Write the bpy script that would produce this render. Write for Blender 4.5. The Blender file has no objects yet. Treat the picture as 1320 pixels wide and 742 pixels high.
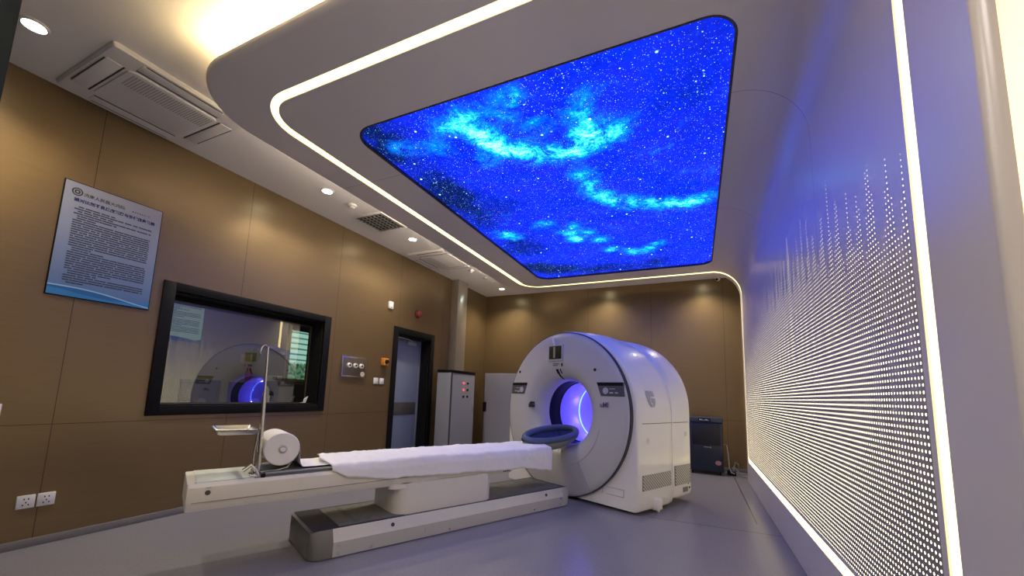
import bpy, bmesh, math, random
from mathutils import Vector, Matrix, noise
PI = math.pi
scn = bpy.context.scene
C = scn.collection
random.seed(7)

# ------------------------------------------------------------------ materials
MATS = {}
def mat(name, col, rough=.5, metal=0., emit=None, es=0., spec=.5, coat=0., bump=0., bscale=200., var=0., vscale=8., stretch=(1,1,1)):
    m = bpy.data.materials.new(name); m.use_nodes = True
    nt = m.node_tree; b = nt.nodes['Principled BSDF']
    b.inputs['Base Color'].default_value = (*col, 1)
    b.inputs['Roughness'].default_value = rough
    b.inputs['Metallic'].default_value = metal
    b.inputs['Specular IOR Level'].default_value = spec
    b.inputs['Coat Weight'].default_value = coat
    if emit:
        b.inputs['Emission Color'].default_value = (*emit, 1)
        b.inputs['Emission Strength'].default_value = es
    if bump or var:
        tc = nt.nodes.new('ShaderNodeTexCoord'); mp = nt.nodes.new('ShaderNodeMapping')
        mp.inputs['Scale'].default_value = stretch
        nt.links.new(tc.outputs['Object'], mp.inputs[0])
    if bump:
        n = nt.nodes.new('ShaderNodeTexNoise'); n.inputs['Scale'].default_value = bscale; n.inputs['Detail'].default_value = 4
        bp = nt.nodes.new('ShaderNodeBump'); bp.inputs['Strength'].default_value = bump; bp.inputs['Distance'].default_value = .003
        nt.links.new(mp.outputs[0], n.inputs['Vector']); nt.links.new(n.outputs['Fac'], bp.inputs['Height'])
        nt.links.new(bp.outputs[0], b.inputs['Normal'])
    if var:
        n = nt.nodes.new('ShaderNodeTexNoise'); n.inputs['Scale'].default_value = vscale; n.inputs['Detail'].default_value = 5
        r = nt.nodes.new('ShaderNodeMapRange')
        r.inputs[1].default_value = .3; r.inputs[2].default_value = .7
        r.inputs[3].default_value = 1 - var; r.inputs[4].default_value = 1 + var
        mx = nt.nodes.new('ShaderNodeVectorMath'); mx.operation = 'SCALE'; mx.inputs[0].default_value = col
        nt.links.new(mp.outputs[0], n.inputs['Vector']); nt.links.new(n.outputs['Fac'], r.inputs[0])
        nt.links.new(r.outputs[0], mx.inputs['Scale']); nt.links.new(mx.outputs[0], b.inputs['Base Color'])
    MATS[name] = m
    return m

class NT:
    """small helper for node maths"""
    def __init__(s, m): s.nt = m.node_tree; s.N = s.nt.nodes; s.L = s.nt.links
    def put(s, sock, v):
        if isinstance(v, bpy.types.NodeSocket): s.L.new(v, sock)
        else: sock.default_value = v
    def m(s, op, a, b=0., c=0., clamp=False):
        n = s.N.new('ShaderNodeMath'); n.operation = op; n.use_clamp = clamp
        s.put(n.inputs[0], a); s.put(n.inputs[1], b); s.put(n.inputs[2], c)
        return n.outputs[0]
    def v(s, op, a, b=(0, 0, 0), sc=None):
        n = s.N.new('ShaderNodeVectorMath'); n.operation = op
        s.put(n.inputs[0], a); s.put(n.inputs[1], b)
        if sc is not None: s.put(n.inputs['Scale'], sc)
        return n.outputs['Value'] if op in ('LENGTH', 'DISTANCE') else n.outputs[0]
    def obj(s): return s.N.new('ShaderNodeTexCoord').outputs['Object']
    def sep(s, v):
        n = s.N.new('ShaderNodeSeparateXYZ'); s.L.new(v, n.inputs[0]); return n.outputs
    def comb(s, x, y, z):
        n = s.N.new('ShaderNodeCombineXYZ')
        for i, q in enumerate((x, y, z)): s.put(n.inputs[i], q)
        return n.outputs[0]
    def noise(s, v, scale, detail=4, rough=.5, dist=0.):
        n = s.N.new('ShaderNodeTexNoise'); s.L.new(v, n.inputs['Vector'])
        n.inputs['Scale'].default_value = scale; n.inputs['Detail'].default_value = detail
        n.inputs['Roughness'].default_value = rough; n.inputs['Distortion'].default_value = dist
        return n.outputs
    def vor(s, v, scale):
        n = s.N.new('ShaderNodeTexVoronoi'); s.L.new(v, n.inputs['Vector']); n.inputs['Scale'].default_value = scale
        return n.outputs
    def rng(s, v, a, b, c=0., d=1., smooth=False):
        n = s.N.new('ShaderNodeMapRange'); n.clamp = True
        if smooth: n.interpolation_type = 'SMOOTHSTEP'
        for i, q in enumerate((v, a, b, c, d)): s.put(n.inputs[i], q)
        return n.outputs[0]
    def mix(s, f, a, b):
        n = s.N.new('ShaderNodeMix'); n.data_type = 'RGBA'; n.clamp_factor = True
        s.put(n.inputs[0], f); s.put(n.inputs[6], a); s.put(n.inputs[7], b)
        return n.outputs[2]
    def lines(s, coord, vals, w):
        out = None
        for q in vals:
            d = s.m('LESS_THAN', s.m('ABSOLUTE', s.m('SUBTRACT', coord, q)), w)
            out = d if out is None else s.m('MAXIMUM', out, d)
        return out

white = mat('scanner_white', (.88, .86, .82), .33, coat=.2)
disc_m = mat('scanner_front_shaded', (.54, .545, .58), .32, coat=.15)  # scanner white darkened for the front: its shade is put into the colour
cream = mat('table_cream', (.76, .73, .67), .38)
table_top_m = mat('table_top_mint', (.70, .74, .69), .4, var=.1, vscale=14)
seam_m = mat('seam_dark', (.05, .05, .06), .6)
trimdark = mat('trim_dark', (.035, .035, .05), .4)
black = mat('black_satin', (.006, .006, .007), .5, spec=.15)
blackm = mat('black_matte', (.010, .010, .011), .7, spec=.2)
steel = mat('brushed_steel', (.62, .61, .58), .27, 1., bump=.05, bscale=60, stretch=(1, 1, 30))
alu = mat('base_aluminium', (.63, .62, .60), .42, .55)
alu_dark = mat('base_end_grey', (.19, .19, .18), .45, .3)
track_m = mat('track_grey', (.17, .17, .155), .55, var=.12, vscale=20)
chrome = mat('chrome', (.8, .8, .8), .15, 1.)
pad_m = mat('pad_slate', (.16, .18, .21), .5)
holder_m = mat('holder_blue', (.085, .12, .21), .55)
holder_shell = mat('holder_grey', (.27, .27, .27), .5)
towel_m = mat('towel_white', (.87, .86, .88), .9, bump=.35, bscale=130)
paper_m = mat('paper_white', (.82, .80, .78), .85, bump=.1, bscale=90)
plastic_w = mat('plastic_white', (.78, .77, .75), .4)
plastic_g = mat('plastic_grey', (.32, .33, .36), .45)
ceil_m = mat('ceiling_paint', (.86, .84, .82), .8, bump=.03, bscale=120)
ceil_fit = mat('ceiling_fitting', (.80, .78, .76), .5)
cab_m = mat('cabinet_grey', (.27, .28, .31), .45, bump=.03, bscale=300)
cab2_m = mat('cabinet_white', (.36, .365, .39), .45)
door_m = mat('door_blue_grey', (.20, .235, .33), .4)
duct_m = mat('duct_metal', (.45, .42, .36), .3, .7)
dehum = mat('navy_plastic', (.012, .020, .045), .35)
dehum_l = mat('navy_light', (.035, .05, .075), .4)
red_m = mat('red_plastic', (.22, .03, .03), .4)
orange_m = mat('orange_plastic', (.72, .26, .03), .45)
ink = mat('ink_black', (.03, .03, .04), .7)
ink_b = mat('ink_blue', (.015, .02, .13), .7)
mark_m = mat('mark_grey', (.42, .42, .44), .4)
led_r = mat('lamp_red', (.5, .05, .06), .4, emit=(1, .08, .12), es=.8)
strip_m = mat('strip_warm', (.9, .85, .7), .5, emit=(1., .78, .30), es=1.8)
cove_w = mat('cove_warm_wall', (.9, .85, .7), .5, emit=(1., .76, .38), es=22)
fill_l = mat('fill_warm_left', (.9, .85, .7), .5, emit=(1., .86, .68), es=17)
cove_m = mat('cove_warm', (.9, .85, .7), .5, emit=(1., .74, .36), es=29)
lamp_m = mat('lamp_cool', (.9, .95, 1), .5, emit=(.88, 1., .97), es=26)
ring_m = mat('ring_blue', (.2, .4, 1), .5, emit=(.10, .28, 1.), es=2.2)
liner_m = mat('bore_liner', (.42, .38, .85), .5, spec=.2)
cr_wall = mat('control_wall', (.27, .245, .18), .8)
cr_mon = mat('monitor_slate', (.05, .06, .085), .4)
skirt_m = mat('skirting_grey', (.20, .19, .19), .5)
cable_m = mat('cable_grey', (.35, .33, .30), .5)
led_strip_floor = mat('sticker_pink', (.45, .22, .2), .6)

def wrap_mat():
    m = mat('wrap_panel', (.76, .735, .745), .32, .12, spec=.5)
    n = NT(m); b = n.N['Principled BSDF']
    P = n.obj(); X, Y, Z = n.sep(P)
    # panel joints across the band
    j = n.lines(Y, (2.62, 4.3), .0016)
    col = n.mix(j, (.76, .735, .745, 1), (.24, .23, .25, 1))
    # perforations: a square grid of back-lit holes on the wall part
    pitch = .0222
    cy_ = n.m('DIVIDE', Y, pitch); cz_ = n.m('DIVIDE', Z, pitch)
    ky = n.m('FLOOR', cy_)
    dy = n.m('SUBTRACT', n.m('FRACT', cy_), .5); dz = n.m('SUBTRACT', n.m('FRACT', cz_), .5)
    d = n.m('SQRT', n.m('ADD', n.m('MULTIPLY', dy, dy), n.m('MULTIPLY', dz, dz)))
    wn = n.N.new('ShaderNodeTexWhiteNoise'); wn.noise_dimensions = '1D'; n.L.new(ky, wn.inputs['W'])
    kn = n.m('MULTIPLY', ky, pitch)
    jit = n.noise(n.comb(kn, 3.3, 0.), 3., 1)[0]
    tri = n.m('ABSOLUTE', n.m('SUBTRACT', n.m('MULTIPLY', n.m('FRACT', n.m('ADD', n.m('DIVIDE', kn, .133), n.m('MULTIPLY', jit, 1.6))), 2.), 1.))
    peak = n.m('POWER', tri, 1.8)
    base = n.m('ADD', 1.50, n.m('MULTIPLY', n.m('SINE', n.m('MULTIPLY', n.m('SUBTRACT', Y, 1.4), .68)), .36))
    top = n.m('ADD', base, n.m('ADD', n.m('MULTIPLY', peak, .40), n.m('MULTIPLY', wn.outputs[0], .14)))
    grow = n.rng(n.m('SUBTRACT', top, Z), 0., .75, .10, .215)
    on = n.m('LESS_THAN', Z, top)
    hole = n.m('MULTIPLY', n.m('LESS_THAN', d, grow), on)
    zone = n.rng(n.m('SUBTRACT', top, Z), 0., .9)
    for a in (n.m('GREATER_THAN', Z, .385), n.m('GREATER_THAN', Y, 1.62), n.m('LESS_THAN', Y, 6.47), n.m('GREATER_THAN', X, .6)):
        hole = n.m('MULTIPLY', hole, a); zone = n.m('MULTIPLY', zone, a)
    col = n.mix(zone, col, (.30, .29, .28, 1))
    col = n.mix(hole, col, (.6, .58, .5, 1))
    n.L.new(col, b.inputs['Base Color'])
    b.inputs['Emission Color'].default_value = (1., .87, .60, 1)
    n.L.new(n.m('MULTIPLY', hole, 2.1), b.inputs['Emission Strength'])
    return m
wrap_m = wrap_mat()

def brown_mat(name, axis, vs, hs):
    m = mat(name, (.25, .165, .085), .34, .55)
    n = NT(m); b = n.N['Principled BSDF']
    P = n.obj(); X, Y, Z = n.sep(P)
    j = n.m('MAXIMUM', n.lines(Y if axis == 'y' else X, vs, .0022), n.lines(Z, hs, .0022))
    g = n.noise(n.v('MULTIPLY', P, (1.2, 1.2, 40.)), 3., 4)[0]
    c = n.mix(n.rng(g, .3, .7), (.212, .147, .074, 1), (.228, .159, .080, 1))
    c = n.mix(j, c, (.075, .05, .03, 1))
    n.L.new(c, b.inputs['Base Color'])
    return m
brown_l = brown_mat('wall_brown_left', 'y', (.11, 1.28, 2.44, 3.61, 4.78, 5.95, 7.1), (.812,))
brown_b = brown_mat('wall_brown_back', 'x', (-3.05, -1.88, -.715, .45), (.812,))

def floor_mat():
    m = mat('floor_vinyl', (.26, .25, .27), .3, coat=0.)
    n = NT(m); b = n.N['Principled BSDF']
    P = n.obj(); X, Y, Z = n.sep(P)
    a = n.noise(P, 90., 3)[0]; big = n.noise(P, 1.6, 4)[0]
    c = n.mix(n.rng(a, .35, .65), (.18, .178, .212, 1), (.245, .242, .283, 1))
    c = n.mix(n.rng(big, .35, .7, 0., .35), c, (.255, .245, .262, 1))
    s1 = n.m('MULTIPLY', n.lines(Y, (4.215,), .006), n.m('GREATER_THAN', X, -.45))
    s2 = n.m('MULTIPLY', n.lines(X, (.482,), .005), n.m('MULTIPLY', n.m('GREATER_THAN', Y, 4.5), n.m('LESS_THAN', Y, 7.0)))
    c = n.mix(n.m('MAXIMUM', s1, s2), c, (.03, .03, .035, 1))
    n.L.new(c, b.inputs['Base Color'])
    return m
floor_m = floor_mat()

def glass_mat(name, tint=(.80, .82, .72), ior=1.75):
    m = bpy.data.materials.new(name); m.use_nodes = True
    nt = m.node_tree; nt.nodes.clear()
    o = nt.nodes.new('ShaderNodeOutputMaterial'); mx = nt.nodes.new('ShaderNodeMixShader')
    t = nt.nodes.new('ShaderNodeBsdfTransparent'); t.inputs[0].default_value = (*tint, 1)
    g = nt.nodes.new('ShaderNodeBsdfGlossy'); g.inputs['Roughness'].default_value = .01
    f = nt.nodes.new('ShaderNodeFresnel'); f.inputs[0].default_value = ior
    gm = nt.nodes.new('ShaderNodeNewGeometry'); sb_ = nt.nodes.new('ShaderNodeMath'); sb_.operation = 'SUBTRACT'; sb_.use_clamp = True
    nt.links.new(f.outputs[0], sb_.inputs[0]); nt.links.new(gm.outputs['Backfacing'], sb_.inputs[1])
    nt.links.new(sb_.outputs[0], mx.inputs[0]); nt.links.new(t.outputs[0], mx.inputs[1]); nt.links.new(g.outputs[0], mx.inputs[2])
    nt.links.new(mx.outputs[0], o.inputs[0])
    return m
glass_m = glass_mat('lead_glass', ior=3.3)

CY = [(-1.66, 2.25, 1), (-1.53, 2.25, 1), (-1.48, 2.39, 1.2), (-1.43, 2.49, 1.3), (-1.35, 2.6, 1.5), (-1.3, 2.71, 1), (-1.19, 2.76, 1.2), (-1.05, 2.83, 1.2), (-0.94, 2.9, 1.2), (-0.81, 2.89, 1.2), (-0.71, 2.79, 1), (-0.72, 2.65, 1), (-0.7, 2.5, 0.8), (-0.63, 2.33, 0.5), (-0.65, 2.72, 0.8), (-0.54, 2.76, 0.8), (-0.46, 2.67, 0.7), (-1.52, 2.72, 0.6), (-1.23, 2.29, 0.6), (-1.08, 2.15, 0.7), (-0.87, 3.23, 0.8), (-0.85, 3.45, 1), (-0.81, 3.66, 1.1), (-0.71, 3.83, 1.2), (-0.54, 3.93, 1), (-0.36, 4.0, 1), (-0.18, 4.06, 1.1), (-0.04, 4.12, 1.6), (0.13, 4.05, 1), (-1.37, 4.41, 1.2), (-1.33, 4.63, 1.4), (-1.15, 4.49, 0.8), (-2.1, 4.22, 1.2), (-1.99, 4.34, 0.7), (-1.03, 4.79, 1), (-0.96, 5.16, 1), (-0.73, 5.33, 1.1), (-0.53, 5.31, 1), (-0.38, 5.16, 0.8), (-1.55, 4.11, 0.8), (-1.22, 4.23, 0.8), (-2.09, 2.33, 0.5), (-1.85, 2.42, 0.5), (-1.43, 2.2, 0.6), (-1.02, 2.5, 0.5)]
DK = [(-2.19, 2.1, 1), (-2.23, 2.22, 0.9), (-2.21, 2.34, 0.6), (-2.17, 2.87, 1), (-2.16, 3.11, 1.2), (-2.19, 3.45, 1), (-2.18, 3.88, 0.8), (-2.36, 4.76, 0.9), (-2.2, 5.53, 1.6), (-1.9, 5.75, 1.4), (-1.45, 5.9, 1.1), (-0.99, 5.94, 0.9), (-0.43, 5.77, 0.7), (-1.9, 4.76, 0.8), (-1.99, 4.44, 0.5), (0.06, 2.5, 0.3), (-0.04, 2.61, 0.2), (0.06, 2.98, 0.5), (-1.8, 3.6, 0.7), (-0.56, 6.09, 0.8), (0.1, 2.08, 0.6)]
def galaxy_mat():
    m = bpy.data.materials.new('screen_galaxy'); m.use_nodes = True
    n = NT(m); n.N.clear()
    out = n.N.new('ShaderNodeOutputMaterial'); em = n.N.new('ShaderNodeEmission')
    P = n.obj(); X, Y, Z = n.sep(P)
    P = n.comb(X, Y, 0.)
    w1 = n.noise(P, 3.2, 5, .6)[1]
    W = n.v('ADD', P, n.v('SCALE', n.v('SUBTRACT', w1, (.5, .5, .5)), sc=.30))
    x, y, z = n.sep(W); W = n.comb(x, y, 0.)
    def field(pts, rad):
        acc = None
        for (a, b, s) in pts:
            d = n.v('DISTANCE', W, (a, b, 0.))
            g = n.m('MULTIPLY', n.m('EXPONENT', n.m('MULTIPLY', n.m('MULTIPLY', d, d), -1. / rad ** 2)), s)
            acc = g if acc is None else n.m('ADD', acc, g)
        return acc
    cyf = field(CY, .10); dkf = field(DK, .27)
    d1 = n.noise(P, 6., 12, .74, 1.1)[0]; d2 = n.noise(P, 2.2, 6, .6)[0]; d3 = n.noise(P, 30., 8, .75)[0]
    cyan = n.m('MULTIPLY', cyf, n.rng(d1, .36, .68, .05, 1.35))
    cyan = n.m('MULTIPLY', cyan, n.rng(d3, .34, .66, .35, 1.35))
    wisp = n.m('MULTIPLY', n.rng(d2, .52, .74), n.rng(d1, .45, .7, 0., .32))
    cyan = n.m('ADD', n.m('MULTIPLY', cyan, 1.3), n.m('MULTIPLY', wisp, 1.3))
    dark = n.m('MULTIPLY', dkf, n.rng(d1, .3, .66, .25, 1.3))
    dark = n.m('ADD', dark, n.m('MULTIPLY', n.rng(d2, .46, .30), .45))
    blue = n.mix(n.m('MULTIPLY', n.rng(d1, .34, .60, .25, 1.), n.rng(d3, .36, .58, .3, 1.)), (.0012, .004, .17, 1), (.001, .018, .72, 1))
    blue = n.mix(n.rng(d2, .4, .65, 0., .55), blue, (.008, .010, .42, 1))
    blue = n.mix(n.m('MULTIPLY', dark, .85, clamp=True), blue, (.001, .005, .055, 1))
    c = n.mix(n.rng(cyan, .03, .62), blue, (.0, .14, .85, 1))
    c = n.mix(n.rng(cyan, .42, 1.15), c, (.015, .40, .62, 1))
    c = n.mix(n.rng(cyan, 1.1, 2.0), c, (.25, .55, .6, 1))
    st = None
    for sc, th, k in ((8., .10, 1.3), (22., .13, .9), (55., .19, .7), (105., .26, .45)):
        v = n.vor(P, sc)
        r = n.sep(v[1])[0]
        s = n.m('MULTIPLY', n.rng(v[0], th, th * .35), n.rng(r, .45 if sc < 50 else .55, .95))
        s = n.m('MULTIPLY', s, k)
        st = s if st is None else n.m('ADD', st, s)
    c2 = n.v('ADD', c, n.v('SCALE', (.45, .85, 1.), sc=st))
    n.L.new(c2, em.inputs[0]); em.inputs[1].default_value = 1.9
    n.L.new(em.outputs[0], out.inputs[0])
    return m
galaxy_m = galaxy_mat()

def poster_mat(name, c_top, c_bot, z0, z1, y0, y1, ax=0):
    m = mat(name, c_top, .35)
    n = NT(m); b = n.N['Principled BSDF']
    X, Y, Z = n.sep(n.obj())
    t = n.rng(Z, z0, z1)
    u = n.rng(Y, y0, y1)
    c = n.mix(n.m('POWER', t, .8), (*c_bot, 1), (*c_top, 1))
    w = n.m('ADD', .075, n.m('ADD', n.m('MULTIPLY', n.m('SINE', n.m('MULTIPLY', u, 4.2)), .018), n.m('MULTIPLY', u, -.055)))
    c = n.mix(n.m('LESS_THAN', t, w), c, (.02, .12, .36, 1))
    w2 = n.m('ADD', .035, n.m('ADD', n.m('MULTIPLY', n.m('SINE', n.m('MULTIPLY', n.m('ADD', u, .35), 5.)), .022), n.m('MULTIPLY', u, .012)))
    c = n.mix(n.m('LESS_THAN', t, w2), c, (.03, .19, .48, 1))
    w3 = n.m('ADD', .085, n.m('ADD', n.m('MULTIPLY', n.m('SINE', n.m('MULTIPLY', u, 4.2)), .018), n.m('MULTIPLY', u, -.055)))
    c = n.mix(n.m('MULTIPLY', n.m('LESS_THAN', t, w3), n.m('GREATER_THAN', t, w)), c, (.3, .5, .75, 1))
    n.L.new(c, b.inputs['Base Color'])
    return m

# ------------------------------------------------------------------ mesh helpers
class B:
    def __init__(s): s.bm = bmesh.new()
    def box(s, x0, x1, y0, y1, z0, z1, bev=0., seg=2):
        r = bmesh.ops.create_cube(s.bm, size=1.)
        vs = r['verts']
        for v in vs:
            v.co = Vector(((x0 + x1) / 2 + v.co.x * (x1 - x0), (y0 + y1) / 2 + v.co.y * (y1 - y0), (z0 + z1) / 2 + v.co.z * (z1 - z0)))
        if bev:
            es = {e for v in vs for e in v.link_edges}
            bmesh.ops.bevel(s.bm, geom=list(es), offset=bev, segments=seg, profile=.5, affect='EDGES')
        return s
    def cyl(s, p0, p1, r, seg=20, r2=None):
        p0 = Vector(p0); p1 = Vector(p1); r2 = r if r2 is None else r2
        z = (p1 - p0).normalized(); a = Vector((1, 0, 0)) if abs(z.x) < .9 else Vector((0, 1, 0))
        x = z.cross(a).normalized(); y = z.cross(x)
        A = [s.bm.verts.new(p0 + (x * math.cos(t) + y * math.sin(t)) * r) for t in [2 * PI * i / seg for i in range(seg)]]
        Bv = [s.bm.verts.new(p1 + (x * math.cos(t) + y * math.sin(t)) * r2) for t in [2 * PI * i / seg for i in range(seg)]]
        for i in range(seg):
            k = (i + 1) % seg
            s.bm.faces.new((A[i], A[k], Bv[k], Bv[i]))
        s.bm.faces.new(A[::-1]); s.bm.faces.new(Bv)
        return s
    def tube(s, pts, r, seg=10, closed=False):
        pts = [Vector(p) for p in pts]; n = len(pts); rings = []
        up = None
        for i, p in enumerate(pts):
            if closed: t = pts[(i + 1) % n] - pts[i - 1]
            else: t = pts[min(i + 1, n - 1)] - pts[max(i - 1, 0)]
            t.normalize()
            if up is None:
                a = Vector((0, 0, 1)) if abs(t.z) < .9 else Vector((1, 0, 0))
                x = t.cross(a).normalized()
            else:
                x = (up - t * up.dot(t)).normalized()
            up = x; y = t.cross(x)
            rr = r[i] if isinstance(r, (list, tuple)) else r
            rings.append([s.bm.verts.new(p + (x * math.cos(q) + y * math.sin(q)) * rr) for q in [2 * PI * k / seg for k in range(seg)]])
        for i in range(n if closed else n - 1):
            A, Bv = rings[i], rings[(i + 1) % n]
            for k in range(seg):
                j = (k + 1) % seg
                s.bm.faces.new((A[k], A[j], Bv[j], Bv[k]))
        if not closed:
            s.bm.faces.new(rings[0][::-1]); s.bm.faces.new(rings[-1])
        return s
    def lathe(s, prof, f, seg=64, closed=False):
        """prof: list of (r,h); f(r*cos, r*sin, h) -> point"""
        rings = [[s.bm.verts.new(f(r * math.cos(2 * PI * i / seg), r * math.sin(2 * PI * i / seg), h)) for i in range(seg)] for r, h in prof]
        m = len(rings)
        for a in range(m if closed else m - 1):
            A, Bv = rings[a], rings[(a + 1) % m]
            for i in range(seg):
                k = (i + 1) % seg
                s.bm.faces.new((A[i], A[k], Bv[k], Bv[i]))
        return s
    def prism(s, poly, f0, f1):
        """poly of 2-D points; f0/f1 map them to the two ends"""
        A = [s.bm.verts.new(f0(*p)) for p in poly]; Bv = [s.bm.verts.new(f1(*p)) for p in poly]
        n = len(poly)
        for i in range(n):
            k = (i + 1) % n
            s.bm.faces.new((A[i], A[k], Bv[k], Bv[i]))
        s.bm.faces.new(A[::-1]); s.bm.faces.new(Bv)
        return s
    def loft(s, secs, caps=True):
        rings = [[s.bm.verts.new(p) for p in sec] for sec in secs]
        n = len(rings[0])
        for A, Bv in zip(rings, rings[1:]):
            for i in range(n):
                k = (i + 1) % n
                s.bm.faces.new((A[i], A[k], Bv[k], Bv[i]))
        if caps:
            s.bm.faces.new(rings[0][::-1]); s.bm.faces.new(rings[-1])
        return s
    def quad(s, *ps):
        s.bm.faces.new([s.bm.verts.new(p) for p in ps]); return s
    def mesh(s, me, M):
        k = len(s.bm.verts)
        s.bm.from_mesh(me); s.bm.verts.ensure_lookup_table()
        for v in s.bm.verts[k:]: v.co = M @ v.co
        return s
    def build(s, name, m, parent=None, off=(0, 0, 0), ang=35, smooth=True, mod=None):
        bm = s.bm
        bmesh.ops.recalc_face_normals(bm, faces=bm.faces[:])
        if off != (0, 0, 0): bmesh.ops.translate(bm, verts=bm.verts[:], vec=-Vector(off))
        me = bpy.data.meshes.new(name); bm.to_mesh(me); bm.free()
        me.materials.append(m)
        if smooth:
            me.polygons.foreach_set('use_smooth', [True] * len(me.polygons))
            me.set_sharp_from_angle(angle=math.radians(ang))
        o = bpy.data.objects.new(name, me); C.objects.link(o)
        if parent: o.parent = parent
        return o

def tag(o, label, cat, group=None):
    o['label'] = label; o['category'] = cat
    if group: o['group'] = group
    return o
def struct(o): o['kind'] = 'structure'; return o
def thing(name, label, cat, loc=(0, 0, 0), rz=0., group=None):
    o = bpy.data.objects.new(name, None); C.objects.link(o); o.location = loc; o.rotation_euler = (0, 0, rz)
    o.empty_display_size = .1
    return tag(o, label, cat, group)
def copy_tree(o, parent=None):
    c = o.copy(); C.objects.link(c)
    if parent: c.parent = parent
    for ch in list(o.children): copy_tree(ch, c)
    return c
def text_mesh(txt, size, align='LEFT', bold=0., ext=.0004):
    cu = bpy.data.curves.new('txt', 'FONT'); cu.body = txt; cu.size = size; cu.align_x = align; cu.extrude = ext; cu.offset = bold
    cu.resolution_u = 2
    o = bpy.data.objects.new('txt', cu); C.objects.link(o)
    dg = bpy.context.evaluated_depsgraph_get(); dg.update()
    me = bpy.data.meshes.new_from_object(o.evaluated_get(dg))
    bpy.data.objects.remove(o); bpy.data.curves.remove(cu)
    return me
def rrect(x0, x1, y0, y1, r, n=10):
    if not isinstance(r, (tuple, list)): r = (r,) * 4
    out = []
    for cx, cy, a0, rr in ((x1, y1, 0, r[0]), (x0, y1, 90, r[1]), (x0, y0, 180, r[2]), (x1, y0, 270, r[3])):
        sx = -1 if cx == x1 else 1; sy = -1 if cy == y1 else 1
        if rr <= 0: out.append((cx, cy)); continue
        for i in range(n + 1):
            a = math.radians(a0 + 90 * i / n)
            out.append((cx + sx * rr + rr * math.cos(a), cy + sy * rr + rr * math.sin(a)))
    return out

# ------------------------------------------------------------------ camera
f, cx, cy = 517.236, 661.284, 440.896
cam = bpy.data.cameras.new('camera'); co = bpy.data.objects.new('camera', cam); C.objects.link(co)
cam.sensor_fit = 'HORIZONTAL'; cam.sensor_width = 36; cam.lens = f / 1320 * 36
cam.shift_x = (660 - cx) / 1320; cam.shift_y = (cy - 371) / 1320; cam.clip_start = .02
a, b_, c_ = .429619361, -.129141282, .031782714
R0 = Matrix(((1, 0, 0), (0, 0, -1), (0, 1, 0)))
Ry = Matrix(((math.cos(a), math.sin(a), 0), (-math.sin(a), math.cos(a), 0), (0, 0, 1))); Ry = Matrix(((math.cos(a), math.sin(a), 0), (-math.sin(a), math.cos(a), 0), (0, 0, 1)))
Rp = Matrix(((1, 0, 0), (0, math.cos(b_), -math.sin(b_)), (0, math.sin(b_), math.cos(b_))))
Rr = Matrix(((math.cos(c_), -math.sin(c_), 0), (math.sin(c_), math.cos(c_), 0), (0, 0, 1)))
Rw = Rr @ Rp @ R0 @ Ry
Rb = Matrix(((1, 0, 0), (0, -1, 0), (0, 0, -1))) @ Rw
co.matrix_world = Matrix.Translation((0, 0, 1.12)) @ Rb.transposed().to_4x4()
scn.camera = co

# ------------------------------------------------------------------ the room shell
XL, XW, XR, H, YB, YN = -4.126, .628, .95, 3.215, 7.554, -1.3
TH = .24
def wall_cells(bm, ax, t0, t1, us, zs, holes):
    us = sorted(set(us)); zs = sorted(set(zs))
    for u0, u1 in zip(us, us[1:]):
        for z0, z1 in zip(zs, zs[1:]):
            um, zm = (u0 + u1) / 2, (z0 + z1) / 2
            if any(h[0] < um < h[1] and h[2] < zm < h[3] for h in holes): continue
            if ax == 'x': bm.box(t0, t1, u0, u1, z0, z1)
            else: bm.box(u0, u1, t0, t1, z0, z1)
WIN = (1.885, 3.445, .93, 1.925); DOOR = (4.785, 5.614, 0., 1.99)
w = B(); wall_cells(w, 'x', XL - TH, XL, [YN, YB, WIN[0], WIN[1], DOOR[0], DOOR[1]], [0, H, WIN[2], WIN[3], DOOR[3]], [WIN, DOOR])
struct(w.build('wall_left', brown_l))
struct(B().box(XL - TH, XR + .2, YB, YB + .15, 0, H).build('wall_back', brown_b))
struct(B().box(XR, XR + .15, YN, YB, 0, H).build('wall_outer', mat('wall_cream', (.82, .78, .70), .7)))
struct(B().box(XL - TH, XR + .2, YN - .15, YN, 0, H).build('wall_near', mat('wall_near_paint', (.5, .46, .42), .7)))
struct(B().box(XL - TH, XR + .15, YN, YB, -.1, 0).build('floor', floor_m))
struct(B().box(XL - TH, XR + .15, YN - .15, YB + .15, H, H + .1).build('ceiling', ceil_m))
k = B(); k.box(XL, XL + .012, .8, 4.684, 0, .055, .003); k.box(XL, XL + .012, 5.72, YB, 0, .055, .003)
struct(k.build('baseboard_left', skirt_m))
struct(B().box(XL + .012, XR, YB - .012, YB, 0, .055, .003).build('baseboard_back', skirt_m))
# black leaf standing out from the left wall beside the camera
d2 = struct(B().box(XL + .005, -2.365, .40, .45, 0.005, H - .005, .004).build('door_2', mat('door_black', (.01, .016, .02), .7, spec=.2)))
# boxed duct in the far left corner
struct(B().box(XL, -3.975, 6.177, 6.5, 0, H, .004).build('trim_1', duct_m))

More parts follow.
